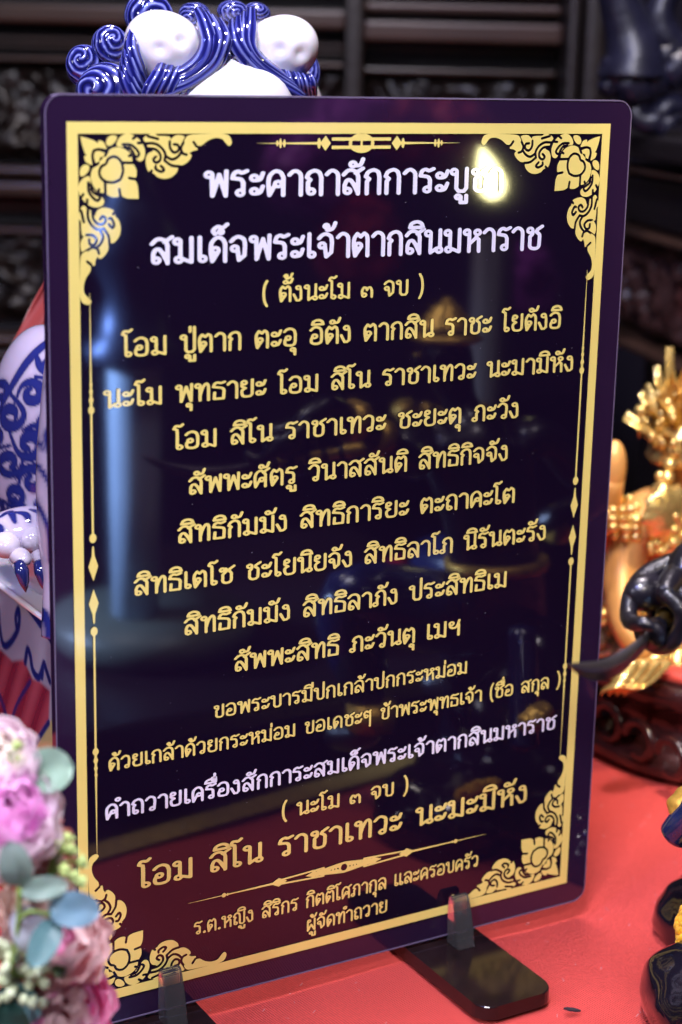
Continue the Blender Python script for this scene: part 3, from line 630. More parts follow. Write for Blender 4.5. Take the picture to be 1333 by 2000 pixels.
for k in range(4):
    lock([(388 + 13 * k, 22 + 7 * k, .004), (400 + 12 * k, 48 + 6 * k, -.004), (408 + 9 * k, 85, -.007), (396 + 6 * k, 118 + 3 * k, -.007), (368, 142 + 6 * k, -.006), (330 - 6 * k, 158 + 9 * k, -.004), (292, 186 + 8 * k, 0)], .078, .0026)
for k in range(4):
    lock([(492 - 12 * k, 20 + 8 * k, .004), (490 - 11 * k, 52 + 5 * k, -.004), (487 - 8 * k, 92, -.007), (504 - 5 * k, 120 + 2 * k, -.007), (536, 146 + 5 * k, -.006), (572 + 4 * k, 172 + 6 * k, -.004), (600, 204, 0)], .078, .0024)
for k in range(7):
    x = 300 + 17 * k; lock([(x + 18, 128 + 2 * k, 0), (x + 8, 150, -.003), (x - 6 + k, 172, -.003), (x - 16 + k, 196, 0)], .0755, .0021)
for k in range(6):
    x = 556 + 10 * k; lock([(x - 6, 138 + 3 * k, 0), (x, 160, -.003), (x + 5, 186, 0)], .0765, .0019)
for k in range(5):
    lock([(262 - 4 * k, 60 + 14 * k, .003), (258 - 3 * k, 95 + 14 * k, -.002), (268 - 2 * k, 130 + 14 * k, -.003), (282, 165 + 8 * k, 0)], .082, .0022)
# curls: domes carrying a carved spiral
def curl(px, py, r, Y, rz=1., turns=3., ph=0):
    c = at(px, py, Y); vd = (Vector(CAM) - c).normalized(); rt = Vector((.866, -.499, 0)); up = Vector((0, 0, 1)); C = []; V = []
    off = (rt * math.cos(ph) * .5 + up * math.sin(ph) * .5 + vd).normalized(); r1 = off.cross(up).normalized(); u1 = r1.cross(off); nu, nv = 150, 100
    for j in range(nv + 1):
        th = PI * j / nv
        for i in range(nu):
            pp = 2 * PI * i / nu; d = Vector((math.sin(th) * math.cos(pp), math.sin(th) * math.sin(pp), math.cos(th)))
            rr = math.acos(max(-1, min(1, d.dot(off)))); an = math.atan2(d.dot(u1), d.dot(r1)); wob = .5 * noise.noise(d * 2.5 + Vector((ph, 0, 0)))
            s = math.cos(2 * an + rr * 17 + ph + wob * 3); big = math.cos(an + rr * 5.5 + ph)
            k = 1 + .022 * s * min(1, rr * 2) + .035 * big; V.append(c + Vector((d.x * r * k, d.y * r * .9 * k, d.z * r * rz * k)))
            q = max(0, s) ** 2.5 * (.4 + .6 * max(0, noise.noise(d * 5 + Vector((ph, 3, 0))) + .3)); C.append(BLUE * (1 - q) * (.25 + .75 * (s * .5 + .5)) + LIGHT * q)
    FF = [(j * nu + i, (j + 1) * nu + i, (j + 1) * nu + (i + 1) % nu, j * nu + (i + 1) % nu) for j in range(nv) for i in range(nu)]
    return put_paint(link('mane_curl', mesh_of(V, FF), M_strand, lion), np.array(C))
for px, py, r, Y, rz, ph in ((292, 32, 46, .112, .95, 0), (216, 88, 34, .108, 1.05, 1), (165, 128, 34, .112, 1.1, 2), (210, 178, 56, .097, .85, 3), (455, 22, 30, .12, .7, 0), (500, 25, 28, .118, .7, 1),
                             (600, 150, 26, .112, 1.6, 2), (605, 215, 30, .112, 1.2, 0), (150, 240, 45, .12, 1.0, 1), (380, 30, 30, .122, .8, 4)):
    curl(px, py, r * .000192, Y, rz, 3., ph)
# body with painted scrolls
def spiral(cx, cy, r, a0, dr, turns=1.15, tail=1.3):
    P = []; a0 = math.radians(a0); t0 = a0 - dr * .9
    P.append((cx + r * tail * 1.25 * math.cos(t0), cy + r * tail * 1.25 * math.sin(t0)))
    for k in range(13):
        t = k / 12; a = a0 + dr * 2 * PI * turns * t; q = r * (1 - .66 * t); P.append((cx + q * math.cos(a), cy + q * math.sin(a)))
    return P
SCR = [(spiral(*q), w_) for *q, w_ in ((62, 768, 24, 200, 1, 9), (22, 812, 26, -40, 1, 10), (58, 868, 28, 160, -1, 10), (18, 905, 24, 20, 1, 9), (64, 938, 25, 190, 1, 9), (28, 968, 20, 120, -1, 8), (95, 830, 22, 60, 1, 8),
       (-8, 855, 20, 80, 1, 8), (40, 1002, 17, 220, 1, 7), (85, 990, 16, 100, 1, 7), (0, 760, 20, 200, -1, 8), (98, 720, 20, 100, -1, 8), (0, 990, 16, 0, 1, 7))]
SCR += [([(150, 640), (95, 668), (55, 705), (20, 760), (-5, 810)], 9), ([(70, 690), (78, 715), (95, 735)], 6), ([(44, 840), (70, 832), (90, 850)], 5), ([(30, 935), (50, 915), (80, 905)], 5)]
SCR2 = [([(108, 760), (90, 800), (84, 850), (92, 880)], 6), ([(82, 905), (92, 930), (104, 960), (110, 1000)], 5), ([(110, 820), (98, 860), (104, 900)], 5), ([(84, 985), (98, 1040), (102, 1100)], 5), ([(96, 1200), (100, 1240), (92, 1290)], 9)]
def on_blob(x, y, c, r):
    """the point of an ellipsoid that the photograph shows at x, y"""
    d = ray(x, y); r = np.array(r); o = (CAM - np.array(c)) / r; e = d / r; A = e @ e; B = 2 * o @ e; Cc = o @ o - 1; q = B * B - 4 * A * Cc
    k = (-B - math.sqrt(q)) / (2 * A) if q > 0 else -B / (2 * A); return CAM + d * k
def surface_paint(strokes, c, r):
    pts = []
    for P, wd in strokes:
        Q = catmull(P, 8); n = len(Q)
        for i, q in enumerate(Q): pts.append((*on_blob(q[0], q[1], c, r), wd * .00017 * (.5 + .9 * math.sin(PI * min(1, (i + 1) / n * .92)))))
    pts = np.array(pts)
    def fn(co):
        D = np.full(len(co), 1e9)
        for p in pts: D = np.minimum(D, np.sqrt(((co - p[:3]) ** 2).sum(1)) - p[3])
        t = np.clip(D / .0005 + .5, 0, 1)[:, None]; e = np.clip(D / .002, 0, 1)[:, None]
        ink = NAVY * .8 + (MID - NAVY) * np.clip(-D / .001, 0, 1)[:, None] * .12
        return ink * (1 - t) + WHITE * (.8 + .2 * e) * t
    return fn
def scroll_paint(strokes, Y):
    segs = []
    for P, wd in strokes:
        Q = [at(*q, Y) for q in catmull(P, 6)]
        n = len(Q)
        for i, (a, b) in enumerate(zip(Q[:-1], Q[1:])):
            segs.append((a.x, a.z, b.x, b.z, wd * .000092 * (.6 + .9 * math.sin(PI * min(1, (i + 1) / n * .9)))))
    def fn(co):
        D = np.full(len(co), 1e9)
        for ax, az, bx, bz, wd in segs: D = np.minimum(D, seg_d(co[:, 0], co[:, 2], (ax, az), (bx, bz))[0] - wd)
        t = np.clip(D / .0006 + .5, 0, 1)[:, None]; e = np.clip(D / .0022, 0, 1)[:, None]
        ink = NAVY * 1.0 + (MID - NAVY) * np.clip(-D / .002, 0, 1)[:, None] * .25
        base = WHITE * (.80 + .20 * e)
        return ink * (1 - t) + base * t
    return fn
flank = blob('haunch', at(95, 905, .105), (.0205, .036, .0500), M_porc, lion, nu=240, nv=220); paint(flank, surface_paint(SCR, at(95, 905, .105), (.0205, .036, .0500)))
leg = tube('leg', [at(190, 560, .07), at(134, 820, .058), at(118, 1000, .056), at(128, 1130, .056), at(130, 1240, .054)], [.014, .0095, .0078, .0075, .0085], M_porc, lion, 60, 24); paint(leg, scroll_paint(SCR2, .05))
tors = blob('torso', at(420, 560, .125), (.052, .05, .085), M_porc, lion, nu=60, nv=60); paint(tors, scroll_paint([([(300, 400), (380, 520), (340, 640)], 9)], .1))
M_toe = mat('porcelain_toe', (.46, .41, .50), .12, spec=.55, coat=.5, var=.15, vs=90)
M_claw = mat('claw_navy', (.012, .016, .10), .1, spec=.6, coat=.8)
for px, py, r in ((12, 1064, 27), (62, 1050, 28), (112, 1056, 25), (40, 1088, 19), (82, 1090, 19)):
    blob('toe', at(px, py, .072 if r > 20 else .066), (r * .000185, .0062, r * .00017), M_toe, lion, nu=24, nv=16)
for px in (38, 76, 112): tube('claw', [at(px, 1098, .0615), at(px + 5, 1116, .059), at(px + 10, 1138, .0585), at(px + 13, 1156, .0595)], [.0018, .0025, .0017, .0003], M_claw, lion, 12, 4)
ft_ = blob('foot', at(62, 1036, .080), (.0185, .012, .0085), M_porc, lion, nu=120, nv=90); paint(ft_, surface_paint([([(0, 1010), (20, 1000), (30, 1020)], 6), ([(30, 1000), (50, 1004), (58, 1018)], 6), ([(60, 995), (80, 1002), (90, 1018)], 6), ([(-20, 1020), (0, 1030), (5, 1045)], 5)], at(62, 1036, .080), (.0185, .012, .0085)))
# pedestal
PX0 = -.0805
ped = thing('lion_pedestal', (0, .12, 0), 'painted porcelain pedestal with blue drips carrying the guardian lion', 'pedestal')
def ped_side():
    ny_, nz_ = 220, 200; V = []; FF = []
    for j in range(nz_ + 1):
        for i in range(ny_ + 1):
            y = .042 + .16 * i / ny_; z = .0005 + .1235 * j / nz_
            V.append((PX0 - .002 * math.sin(PI * j / nz_), y, z))
    FF = [(j * (ny_ + 1) + i, (j + 1) * (ny_ + 1) + i, (j + 1) * (ny_ + 1) + i + 1, j * (ny_ + 1) + i + 1) for j in range(nz_) for i in range(ny_)]
    return mesh_of(V, FF)
def atx(x, y, X):
    d = ray(x, y); k = (X - CAM[0]) / d[0]; return Vector(CAM + d * k)
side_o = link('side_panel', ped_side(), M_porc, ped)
DR = [([(-60, 1040), (0, 1118), (50, 1178), (102, 1248)], 5.5), ([(-8, 1140), (0, 1190), (4, 1225), (12, 1258), (24, 1256), (38, 1230), (40, 1205), (37, 1190), (33, 1205), (36, 1228)], 4.5),
      ([(55, 1292), (58, 1268), (64, 1280), (70, 1308), (82, 1322), (90, 1296)], 4.5), ([(88, 1322), (90, 1295), (96, 1310), (103, 1330)], 4),
      ([(-20, 1290), (10, 1360), (36, 1440), (52, 1490)], 3.5), ([(52, 1490), (78, 1452), (104, 1410)], 3.5), ([(34, 1400), (44, 1420), (40, 1440), (46, 1455)], 3), ([(66, 1330), (44, 1370), (34, 1400)], 2.5)]
def side_paint(co):
    D = np.full(len(co), 1e9)
    for P, wd in DR:
        Q = [atx(*q, PX0) for q in catmull(P, 6)]
        for a, b in zip(Q[:-1], Q[1:]): D = np.minimum(D, seg_d(co[:, 1], co[:, 2], (a.y, a.z), (b.y, b.z))[0] - wd * .00034)
    t = np.clip(D / .0007 + .5, 0, 1)[:, None]
    a = atx(-40, 1270, PX0); b = atx(52, 1490, PX0); c = atx(104, 1410, PX0)
    tri = [(a.y, a.z), (b.y, b.z), (c.y, c.z), (c.y - .06, .13), (.25, .14)]
    ins = np.clip(poly_sd(co[:, 1], co[:, 2], tri) / .001 + .5, 0, 1)[:, None]
    base = np.array([.30, .29, .37]) * (1 - ins) + np.array([.42, .38, .17]) * ins
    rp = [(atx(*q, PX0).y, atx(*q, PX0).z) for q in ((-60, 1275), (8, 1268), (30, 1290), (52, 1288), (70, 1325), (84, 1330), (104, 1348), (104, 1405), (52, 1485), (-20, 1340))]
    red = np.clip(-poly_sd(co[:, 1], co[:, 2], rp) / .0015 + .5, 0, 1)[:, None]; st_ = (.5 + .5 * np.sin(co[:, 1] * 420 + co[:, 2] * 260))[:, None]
    base = base * (1 - red) + (np.array([.34, .06, .09]) * st_ + np.array([.20, .015, .04]) * (1 - st_)) * red  # red reflection of the cloth painted into the panel colour as streaks
    return NAVY * (1 - t) + base * t
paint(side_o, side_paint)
bm = bmesh.new(); box_bm(bm, (PX0 + .0002, .042, .0002), (.075, .2, .1245), None, .0015); link('body', to_mesh(bm), M_porcw, ped)
lip = tube('top_edge', [(PX0 + .0005, .203, .1245), (PX0, .12, .1245), (PX0, .041, .1245), (.076, .041, .1245)], .0012, M_porcw, ped, 8)
M_ribbon = mat('red_satin', (.45, .01, .03), .32, spec=.5, sheen=.4, var=.12, vs=40)
def ribbon(name, P, wd, m, parent, up=Vector((0, 0, 1)), n=8):
    Q = [Vector(q) for q in catmull([tuple(p) for p in P], n)]; V = []; FF = []
    for i, q in enumerate(Q):
        t = (Q[min(i + 1, len(Q) - 1)] - Q[max(0, i - 1)]).normalized(); s = t.cross(up); s = s.normalized() if s.length > .01 else Vector((0, 1, 0)); nn = s.cross(t)
        for k in range(5):
            a = (k - 2) / 2; V.append(q + s * wd * a * .5 + nn * wd * .12 * (1 - a * a))
        for k in range(5):
            a = (2 - k) / 2; V.append(q + s * wd * a * .5 + nn * (wd * .12 * (1 - a * a) - .0006))
    for i in range(len(Q) - 1):
        for k in range(10):
            a = i * 10 + k; b = i * 10 + (k + 1) % 10; FF.append((a, b, b + 10, a + 10))
    return link(name, mesh_of(V, FF), m, parent)
# red sash behind
M_sash = mat('red_sash', (.22, .010, .008), .6, sheen=.3, var=.15, vs=20)
def sash():
    A = at(112, 520, .17); B = at(-20, 760, .17); Cc = at(180, 700, .17); Dd = at(200, 520, .17); V = []; FF = []; n = 24
    for j in range(n + 1):
        for i in range(n + 1):
            u, v = i / n, j / n; p = A.lerp(Dd, u).lerp(B.lerp(Cc, u), v); p = p + Vector((0, .003 * math.sin(u * 14 + v * 3), 0)); V.append(p)
    FF = [(j * (n + 1) + i, (j + 1) * (n + 1) + i, (j + 1) * (n + 1) + i + 1, j * (n + 1) + i + 1) for j in range(n) for i in range(n)]
    me = mesh_of(V, FF); o = link('sash', me, M_sash); md = o.modifiers.new('s', 'SOLIDIFY'); md.thickness = .001; return o
tag(sash(), 'dark red cloth sash falling behind the lion at the left edge', 'sash')

# ------------------------------------------------------------------ carved cabinet behind
M_wood = mat('carved_dark_wood', (.010, .006, .005), .38, spec=.5, var=.35, vs=30, bump=.3, bs=120)
M_wood2 = mat('moulding_wood', (.036, .018, .013), .30, spec=.6, var=.3, vs=14)
M_wood3 = mat('blackened_wood', (.006, .004, .006), .45, var=.3, vs=18)
cab = thing('carved_cabinet', (CAM[0] + WD.x * 1.22, CAM[1] + WD.y * 1.22, 0), 'dark carved wooden cabinet with horizontal mouldings filling the background', 'cabinet')
MC = Matrix(((UD.x, WD.x, 0, CAM[0]), (UD.y, WD.y, 0, CAM[1]), (0, 0, 1, 0), (0, 0, 0, 1)))
def zc(py, d=1.2): return CAM[2] + (.34915 - .0003333 * py - CAM[2]) * d / 1.2 if False else atd(600, py, d).z
def uc(px, py=300, d=1.2): return (atd(px, py, d) - Vector(CAM)).dot(UD)
def bar(u0, u1, y0, y1, d, dep, m=M_wood2, name='moulding'):
    return box(name, (u0, d - dep, zc(y1, d)), (u1, d, zc(y0, d)), m, cab, .0025, MC)
def relief(name, u0, u1, z0, z1, d, amp, seed, M, parent, m=M_wood, dens=420):
    nu = int((u1 - u0) * dens); nv = int((z1 - z0) * dens); V = []; FF = []
    for j in range(nv + 1):
        for i in range(nu + 1):
            u = u0 + (u1 - u0) * i / nu; z = z0 + (z1 - z0) * j / nv
            q = Vector((u * 34 + seed, z * 34, seed)); wv = noise.noise(q * .7) * 2.2
            a = noise.noise(q + Vector((wv, -wv, 0))); h = (1 - abs(a) * 3.2); h2 = noise.noise(q * 2.4 + Vector((wv, wv, 3)))
            hh = max(0, h) * .7 + .35 * (1 - abs(h2) * 2)
            e = min(1, 6 * min(i / nu, 1 - i / nu) * (u1 - u0) / .05, 6 * min(j / nv, 1 - j / nv) * (z1 - z0) / .05)
            V.append(M @ Vector((u, d - amp * hh * e, z)))
    FF = [(j * (nu + 1) + i, j * (nu + 1) + i + 1, (j + 1) * (nu + 1) + i + 1, (j + 1) * (nu + 1) + i) for j in range(nv) for i in range(nu)]
    return link(name, mesh_of(V, FF), m, parent)
UL, UM, UR = -.62, -.004, uc(1092)
box('back_board', (UL, 1.262, -.7), (UR + .01, 1.29, .75), M_wood3, cab, 0, MC)
for y0, y1, dep in ((22, 58, .035), (84, 92, .02), (98, 104, .014), (122, 132, .03), (334, 350, .03), (362, 388, .04), (398, 404, .018), (412, 417, .014), (452, 462, .03), (656, 674, .035), (686, 704, .03), (950, 985, .035), (-60, -20, .03), (1000, 1010, .02)):
    bar(UL, UM, y0, y1, 1.26, dep)
for y0, y1, dep in ((4, 22, .034), (40, 78, .045), (88, 94, .02), (128, 140, .026), (330, 350, .03), (-50, -10, .03), (362, 388, .04), (656, 674, .035)):
    bar(UM + .012, UR, y0, y1, 1.26, dep)
box('stile', (UM, 1.21, -.7), (UM + .0118, 1.2615, .75), M_wood, cab, .003, MC)
relief('carved_panel', UL, UM, zc(330), zc(134), 1.25, .018, 1.3, MC, cab)
relief('carved_panel', UL, UM, zc(654), zc(464), 1.25, .018, 7.7, MC, cab)
relief('carved_panel', UM + .012, UR, zc(328), zc(142), 1.25, .014, 4.1, MC, cab)
relief('carved_panel', UL, UM, zc(948), zc(706), 1.25, .018, 17.7, MC, cab)
for a, b, dep in ((1096, 1118, .05), (1124, 1160, .065), (1164, 1176, .045), (1182, 1200, .05)):
    box('post', (uc(a), 1.24 - dep, -.7), (uc(b), 1.28, .75), M_wood, cab, .004, MC)
# side table running towards the viewer on the right
st = thing('side_altar', atd(1300, 900, 1.0) * 1.0, 'dark carved side altar running towards the viewer at the right edge', 'altar')
T0 = atd(1212, 300, 1.08); TD = Vector((-.344, -.939, 0)); TN = Vector((-.939, .344, 0))
MT = Matrix(((TD.x, TN.x, 0, T0.x), (TD.y, TN.y, 0, T0.y), (0, 0, 1, 0), (0, 0, 0, 1)))
def zt(py): return atd(1212, py, 1.08).z
def tbar(y0, y1, out, m=M_wood2, name='moulding'): return box(name, (-.02, -.25, zt(y1)), (.42, out, zt(y0)), m, st, .003, MT)
tbar(255, 300, .012, M_wood3, 'altar_top'); tbar(316, 330, .008); tbar(334, 428, -.002, M_wood3, 'frieze'); tbar(432, 448, .010); tbar(636, 652, .012); tbar(450, 634, -.012, M_wood3, 'apron_board')
tbar(654, 1700, -.03, M_wood3, 'skirt_board')
MT2 = Matrix(((TD.x, -TN.x, 0, T0.x), (TD.y, -TN.y, 0, T0.y), (0, 0, 1, 0), (0, 0, 0, 1)))
relief('carved_panel', -.02, .42, zt(634), zt(450), .010, .016, 11.1, MT2, st, mat('reddish_carved_wood', (.035, .015, .014), .36, var=.35, vs=30))
# clawed dark carved leg standing on it
M_bwood = mat('carved_blue_black', (.009, .009, .022), .38, spec=.5, var=.4, vs=60, bump=.5, bs=160)
cl = thing('beast_foot_carving', atd(1225, 250, 1.02), 'dark carved clawed leg on the side altar in the upper right corner', 'carving')
def dq(x, y, d=1.0): return atd(x, y, d)
tube('shank', [dq(1200, -80), dq(1212, 0), dq(1228, 60), dq(1240, 110), dq(1238, 150)], [.013, .012, .013, .017, .019], M_bwood, cl, 20, 6)
for x, y, r in ((1208, 140, .011), (1240, 158, .014), (1276, 150, .012), (1192, 165, .007), (1300, 110, .010), (1322, 130, .012), (1262, 120, .011)):
    blob('knuckle', dq(x, y), (r, r, r), M_bwood, cl, nu=24, nv=16, fn=lambda d: 1 + .12 * math.sin(d.x * 9) * math.sin(d.z * 8))
tube('scroll', [dq(1262 + (34 - 3.2 * k) * math.cos(k * .62), 214 + (30 - 2.6 * k) * math.sin(k * .62)) for k in range(10)], [.008 - .0005 * k for k in range(10)], M_bwood, cl, 12, 4)
tube('scroll', [dq(1322 + (34 - 3.2 * k) * math.cos(2 + k * .62), 222 + (28 - 2.6 * k) * math.sin(2 + k * .62)) for k in range(10)], [.008 - .0005 * k for k in range(10)], M_bwood, cl, 12, 4)
tube('scroll', [dq(1320, -40), dq(1290, 20), dq(1300, 70), dq(1333, 95), dq(1370, 60)], [.006, .008, .009, .008, .005], M_bwood, cl, 12, 5)
bw = box('back_wall', (-2.5, 2.2, -.7), (2.5, 2.3, 2.5), mat('dark_wall', (.010, .005, .010), .7), None, 0, MC); tag(bw, kind='structure')

# ------------------------------------------------------------------ golden figure on a carved wood base
M_goldleaf = mat('gold_leaf', (1, .70, .24), .24, metal=.78, spec=.8, var=.15, vs=120, bump=.5, bs=350)
M_skin = mat('orange_gilt_skin', (.88, .44, .13), .34, spec=.6, metal=.25, var=.18, vs=60, bump=.25, bs=900)
def skin_body(name, J, E, m, parent, lvl=2):
    """one continuous body grown from joints J {name:(pos,radius)} and edges E"""
    keys = list(J); idx = {k: i for i, k in enumerate(keys)}
    me = bpy.data.meshes.new('m'); me.from_pydata([tuple(J[k][0]) for k in keys], [(idx[a], idx[b]) for a, b in E], []); me.update()
    o = bpy.data.objects.new('tmp', me); COL.objects.link(o)
    sk = o.modifiers.new('s', 'SKIN'); sk.use_smooth_shade = True; sd = o.modifiers.new('d', 'SUBSURF'); sd.levels = lvl; sd.render_levels = lvl
    for i, k in enumerate(keys):
        r = J[k][1]; r = r if hasattr(r, '__len__') else (r, r); me.skin_vertices[0].data[i].radius = r; me.skin_vertices[0].data[i].use_root = (i == 0)
    dg = bpy.context.evaluated_depsgraph_get(); dg.update(); ev = o.evaluated_get(dg); m2 = bpy.data.meshes.new_from_object(ev)
    bpy.data.objects.remove(o); m2.materials.clear(); return link(name, m2, m, parent)
gf = thing('golden_figure', (.285, .14, .046), 'gilded kneeling figurine with flame crown right of the plaque', 'figurine')
YG = .135
def g(x, y, dy=0.): return at(x, y, YG + dy)
J = {'pelvis': (g(1345, 1240), .020), 'waist': (g(1348, 1160), .0165), 'chest': (g(1350, 1050), .022), 'neckb': (g(1350, 975), .010), 'neck': (g(1352, 935), .0075), 'head': (g(1356, 870), .016), 'top': (g(1358, 820), .012),
     'shl': (g(1262, 985), .0125), 'ell': (g(1212, 1120), .0105), 'wrl': (g(1222, 1230, -.02), .007), 'hal': (g(1262, 1290, -.03), .006),
     'shr': (g(1438, 985), .0125), 'elr': (g(1480, 1110), .0105), 'wrr': (g(1440, 1220, -.02), .007),
     'kl': (g(1262, 1300, 0), .012), 'kr': (g(1430, 1300, 0), .012), 'fl': (g(1300, 1320, .02), .008), 'fr': (g(1400, 1320, .02), .008)}
E_ = [('pelvis', 'waist'), ('waist', 'chest'), ('chest', 'neckb'), ('neckb', 'neck'), ('neck', 'head'), ('head', 'top'), ('chest', 'shl'), ('shl', 'ell'), ('ell', 'wrl'), ('wrl', 'hal'), ('chest', 'shr'), ('shr', 'elr'), ('elr', 'wrr'), ('pelvis', 'kl'), ('kl', 'fl'), ('pelvis', 'kr'), ('kr', 'fr')]
skin_body('body', J, E_, M_skin, gf)
blob('raised_hand', g(1199, 912), (.0058, .006, .0125), M_skin, gf, nu=24, nv=16)
tube('raised_forearm', [g(1196, 930), g(1180, 1010, .01), g(1190, 1080, .02)], [.006, .0075, .008], M_skin, gf, 12, 4)
def petal_mesh(L, W, cup=.25, n=6, m=5, curl_=0., tip=1.):
    V = []; FF = []
    for i in range(n + 1):
        t = i / n; wd = W * math.sin(PI * min(1, t * .86 + .08)) ** .8 * (1 if tip < 1 else (1 - t ** 2))
        for j in range(m + 1):
            s = (j / m - .5) * 2; V.append((s * wd * .5, -cup * W * (1 - s * s) * .5 + curl_ * L * t * t, t * L))
    for i in range(n):
        for j in range(m):
            a = i * (m + 1) + j; FF.append((a, a + 1, a + m + 2, a + m + 1))
    return V, FF
pm = mesh_of(*petal_mesh(.021, .011, .5)); pm.materials.append(M_goldleaf); pm.polygons.foreach_set('use_smooth', [True] * len(pm.polygons))
hc_ = g(1340, 858)
for ring, (nr, tilt, sc, dz) in enumerate(((14, 62, 1.25, -.002), (12, 40, 1.2, .004), (9, 20, 1.3, .010), (4, 4, 1.5, .014))):
    for k in range(nr):
        a = 2 * PI * (k + .5 * (ring % 2)) / nr
        o = bpy.data.objects.new('crown_petal', pm); COL.objects.link(o); o.parent = gf
        p = hc_ + Vector((math.cos(a) * .010, math.sin(a) * .010, dz))
        R_ = Matrix.Rotation(a - PI / 2, 3, 'Z') @ Matrix.Rotation(-math.radians(tilt), 3, 'X')
        bpy.context.view_layer.update() if False else None
        o.matrix_parent_inverse = Matrix.Identity(4); o.matrix_local = Matrix.Translation(p - Vector(gf.location)) @ R_.to_4x4() @ Matrix.Scale(sc * random.uniform(.76, .98), 4)
lathe('crown', [(0.0, .034), (.004, .03), (.006, .02), (.011, .012), (.0165, .004), (.0185, -.004), (.0165, -.007), (0, -.007)], hc_ + Vector((0, 0, -.004)), M_goldleaf, gf, 24)
def beads(name, P, r, m, parent, gap=2.1, jit=0.):
    V = []; FF = []; Q = [Vector(q) for q in catmull([tuple(p) for p in P], 12)]; acc = 0; last = Q[0]
    for q in Q:
        if (q - last).length >= r * gap * .98 or q is Q[0]:
            rr = r * random.uniform(.8, 1.2); blob_geo(q + Vector([random.uniform(-jit, jit) for _ in range(3)]), (rr, rr, rr), None, 8, 6, None, V, FF); last = q
    return link(name, weld(mesh_of(V, FF)), m, parent)
for k in range(3): beads('necklace', [g(1290 - 6 * k, 930 + 26 * k, -.01), g(1300 - 4 * k, 985 + 26 * k, -.022), g(1345, 1020 + 26 * k, -.027), g(1400, 985 + 26 * k, -.02), g(1415, 930 + 26 * k, -.01)], .0026, M_goldleaf, gf)
beads('ear_ornament', [g(1318, 880, -.01), g(1306, 920, -.012), g(1300, 960, -.014)], .0034, M_goldleaf, gf, 1.8)
for cxy, n_ in (((1232, 1005), 3), ((1210, 1190), 2), ((1206, 985), 3)):
    for k in range(n_): beads('armlet', [g(cxy[0] + 44 * math.cos(a), cxy[1] + 16 * k + 12 * math.sin(a), -.008 * math.sin(a)) for a in np.linspace(0, 2 * PI, 9)], .0026, M_goldleaf, gf)
for c, r in (((1300, 1000), .013), ((1330, 1060), .010), ((1322, 1012), .008)): blob('medallion', g(*c, -.022), (r, .005, r), M_goldleaf, gf, nu=24, nv=12, fn=lambda d: 1 + .12 * math.sin(8 * math.atan2(d.z, d.x)))
sk_ = blob('skirt', g(1345, 1270), (.050, .044, .027), M_goldleaf, gf, nu=90, nv=50, fn=lambda d: 1 + .06 * math.sin(14 * math.atan2(d.y, d.x)) + .05 * noise.noise(d * 9))
V = []; FF = []
for _ in range(420):
    a = random.uniform(0, 2 * PI); h = random.uniform(-.2, 1); rr = math.sqrt(max(0, 1 - h * h * .8)); c = g(1345, 1272) + Vector((.051 * rr * math.cos(a), .045 * rr * math.sin(a), .028 * h)); s = random.uniform(.001, .0028); blob_geo(c, (s, s, s), None, 6, 5, None, V, FF)
link('skirt_beads', weld(mesh_of(V, FF)), M_goldleaf, gf)
V = []; FF = []
for _ in range(190):
    a = random.uniform(0, 2 * PI); h = random.uniform(-1, 1); rr = math.sqrt(1 - h * h); q_ = random.uniform(.8, 1.05); c = g(1338, 835) + Vector((.0225 * q_ * rr * math.cos(a), .0225 * q_ * rr * math.sin(a), .018 * q_ * h + .002)); s = random.uniform(.0009, .0024); blob_geo(c, (s, s, s * 1.3), None, 6, 5, None, V, FF)
for _ in range(150):
    c = g(random.uniform(1270, 1380), random.uniform(965, 1080), -.022); s = random.uniform(.001, .0024); blob_geo(c, (s, s, s), None, 6, 5, None, V, FF)
link('jewel_beads', weld(mesh_of(V, FF)), M_goldleaf, gf)
# sash ends of the skirt reaching to the base
for k in range(4): ribbon('skirt_tail', [g(1230 + 22 * k, 1290, -.035), g(1205 + 16 * k, 1330, -.04), g(1180 + 12 * k, 1350, -.036)], .010, M_goldleaf, gf)
M_redwood = mat('red_lacquer_wood', (.028, .007, .008), .22, spec=.5, coat=.3, var=.3, vs=25)
M_redcush = mat('red_cushion', (.55, .05, .03), .5, sheen=.3, var=.1)
bs = thing('figure_base', (.285, .135, 0), 'dark red lacquered carved base under the gilded figurine', 'base')
def sbase(name, prof, m, parent, c=(.292, .138), rx=.082, ry=.078, feet=0., power=3.2):
    V = []; FF = []; sg = 96
    for s_, h in prof:
        for k in range(sg):
            a = 2 * PI * k / sg; ca, sa = math.cos(a), math.sin(a); q = (abs(ca) ** power + abs(sa) ** power) ** (-1 / power)
            arch = feet * max(0, math.sin(4 * a + PI) ) if h < .012 else 0
            V.append((c[0] + rx * s_ * q * ca, c[1] + ry * s_ * q * sa, h + arch))
    for j in range(len(prof) - 1):
        for k in range(sg):
            a = j * sg + k; b = j * sg + (k + 1) % sg; FF.append((a, b, b + sg, a + sg))
    FF.append(tuple(range((len(prof) - 1) * sg, len(prof) * sg)))
    return link(name, mesh_of(V, FF), m, parent)
sbase('plinth', [(.95, .0006), (1.0, .003), (.99, .008), (.90, .012), (.83, .018), (.82, .024), (.88, .030), (.93, .034), (.93, .040), (.90, .043)], M_redwood, bs, feet=.006)
sbase('cushion', [(.84, .0432), (.86, .0445), (.86, .0475), (.82, .049), (0, .049)], M_redcush, bs)
for k in range(5):
    tube('carved_scroll', [Vector((.2115 + .0015 * k, .075 + .024 * k + .009 * math.cos(a), .018 + .008 * math.sin(a))) for a in np.linspace(0, 5, 8)], .0022, M_redwood, bs, 8, 3)

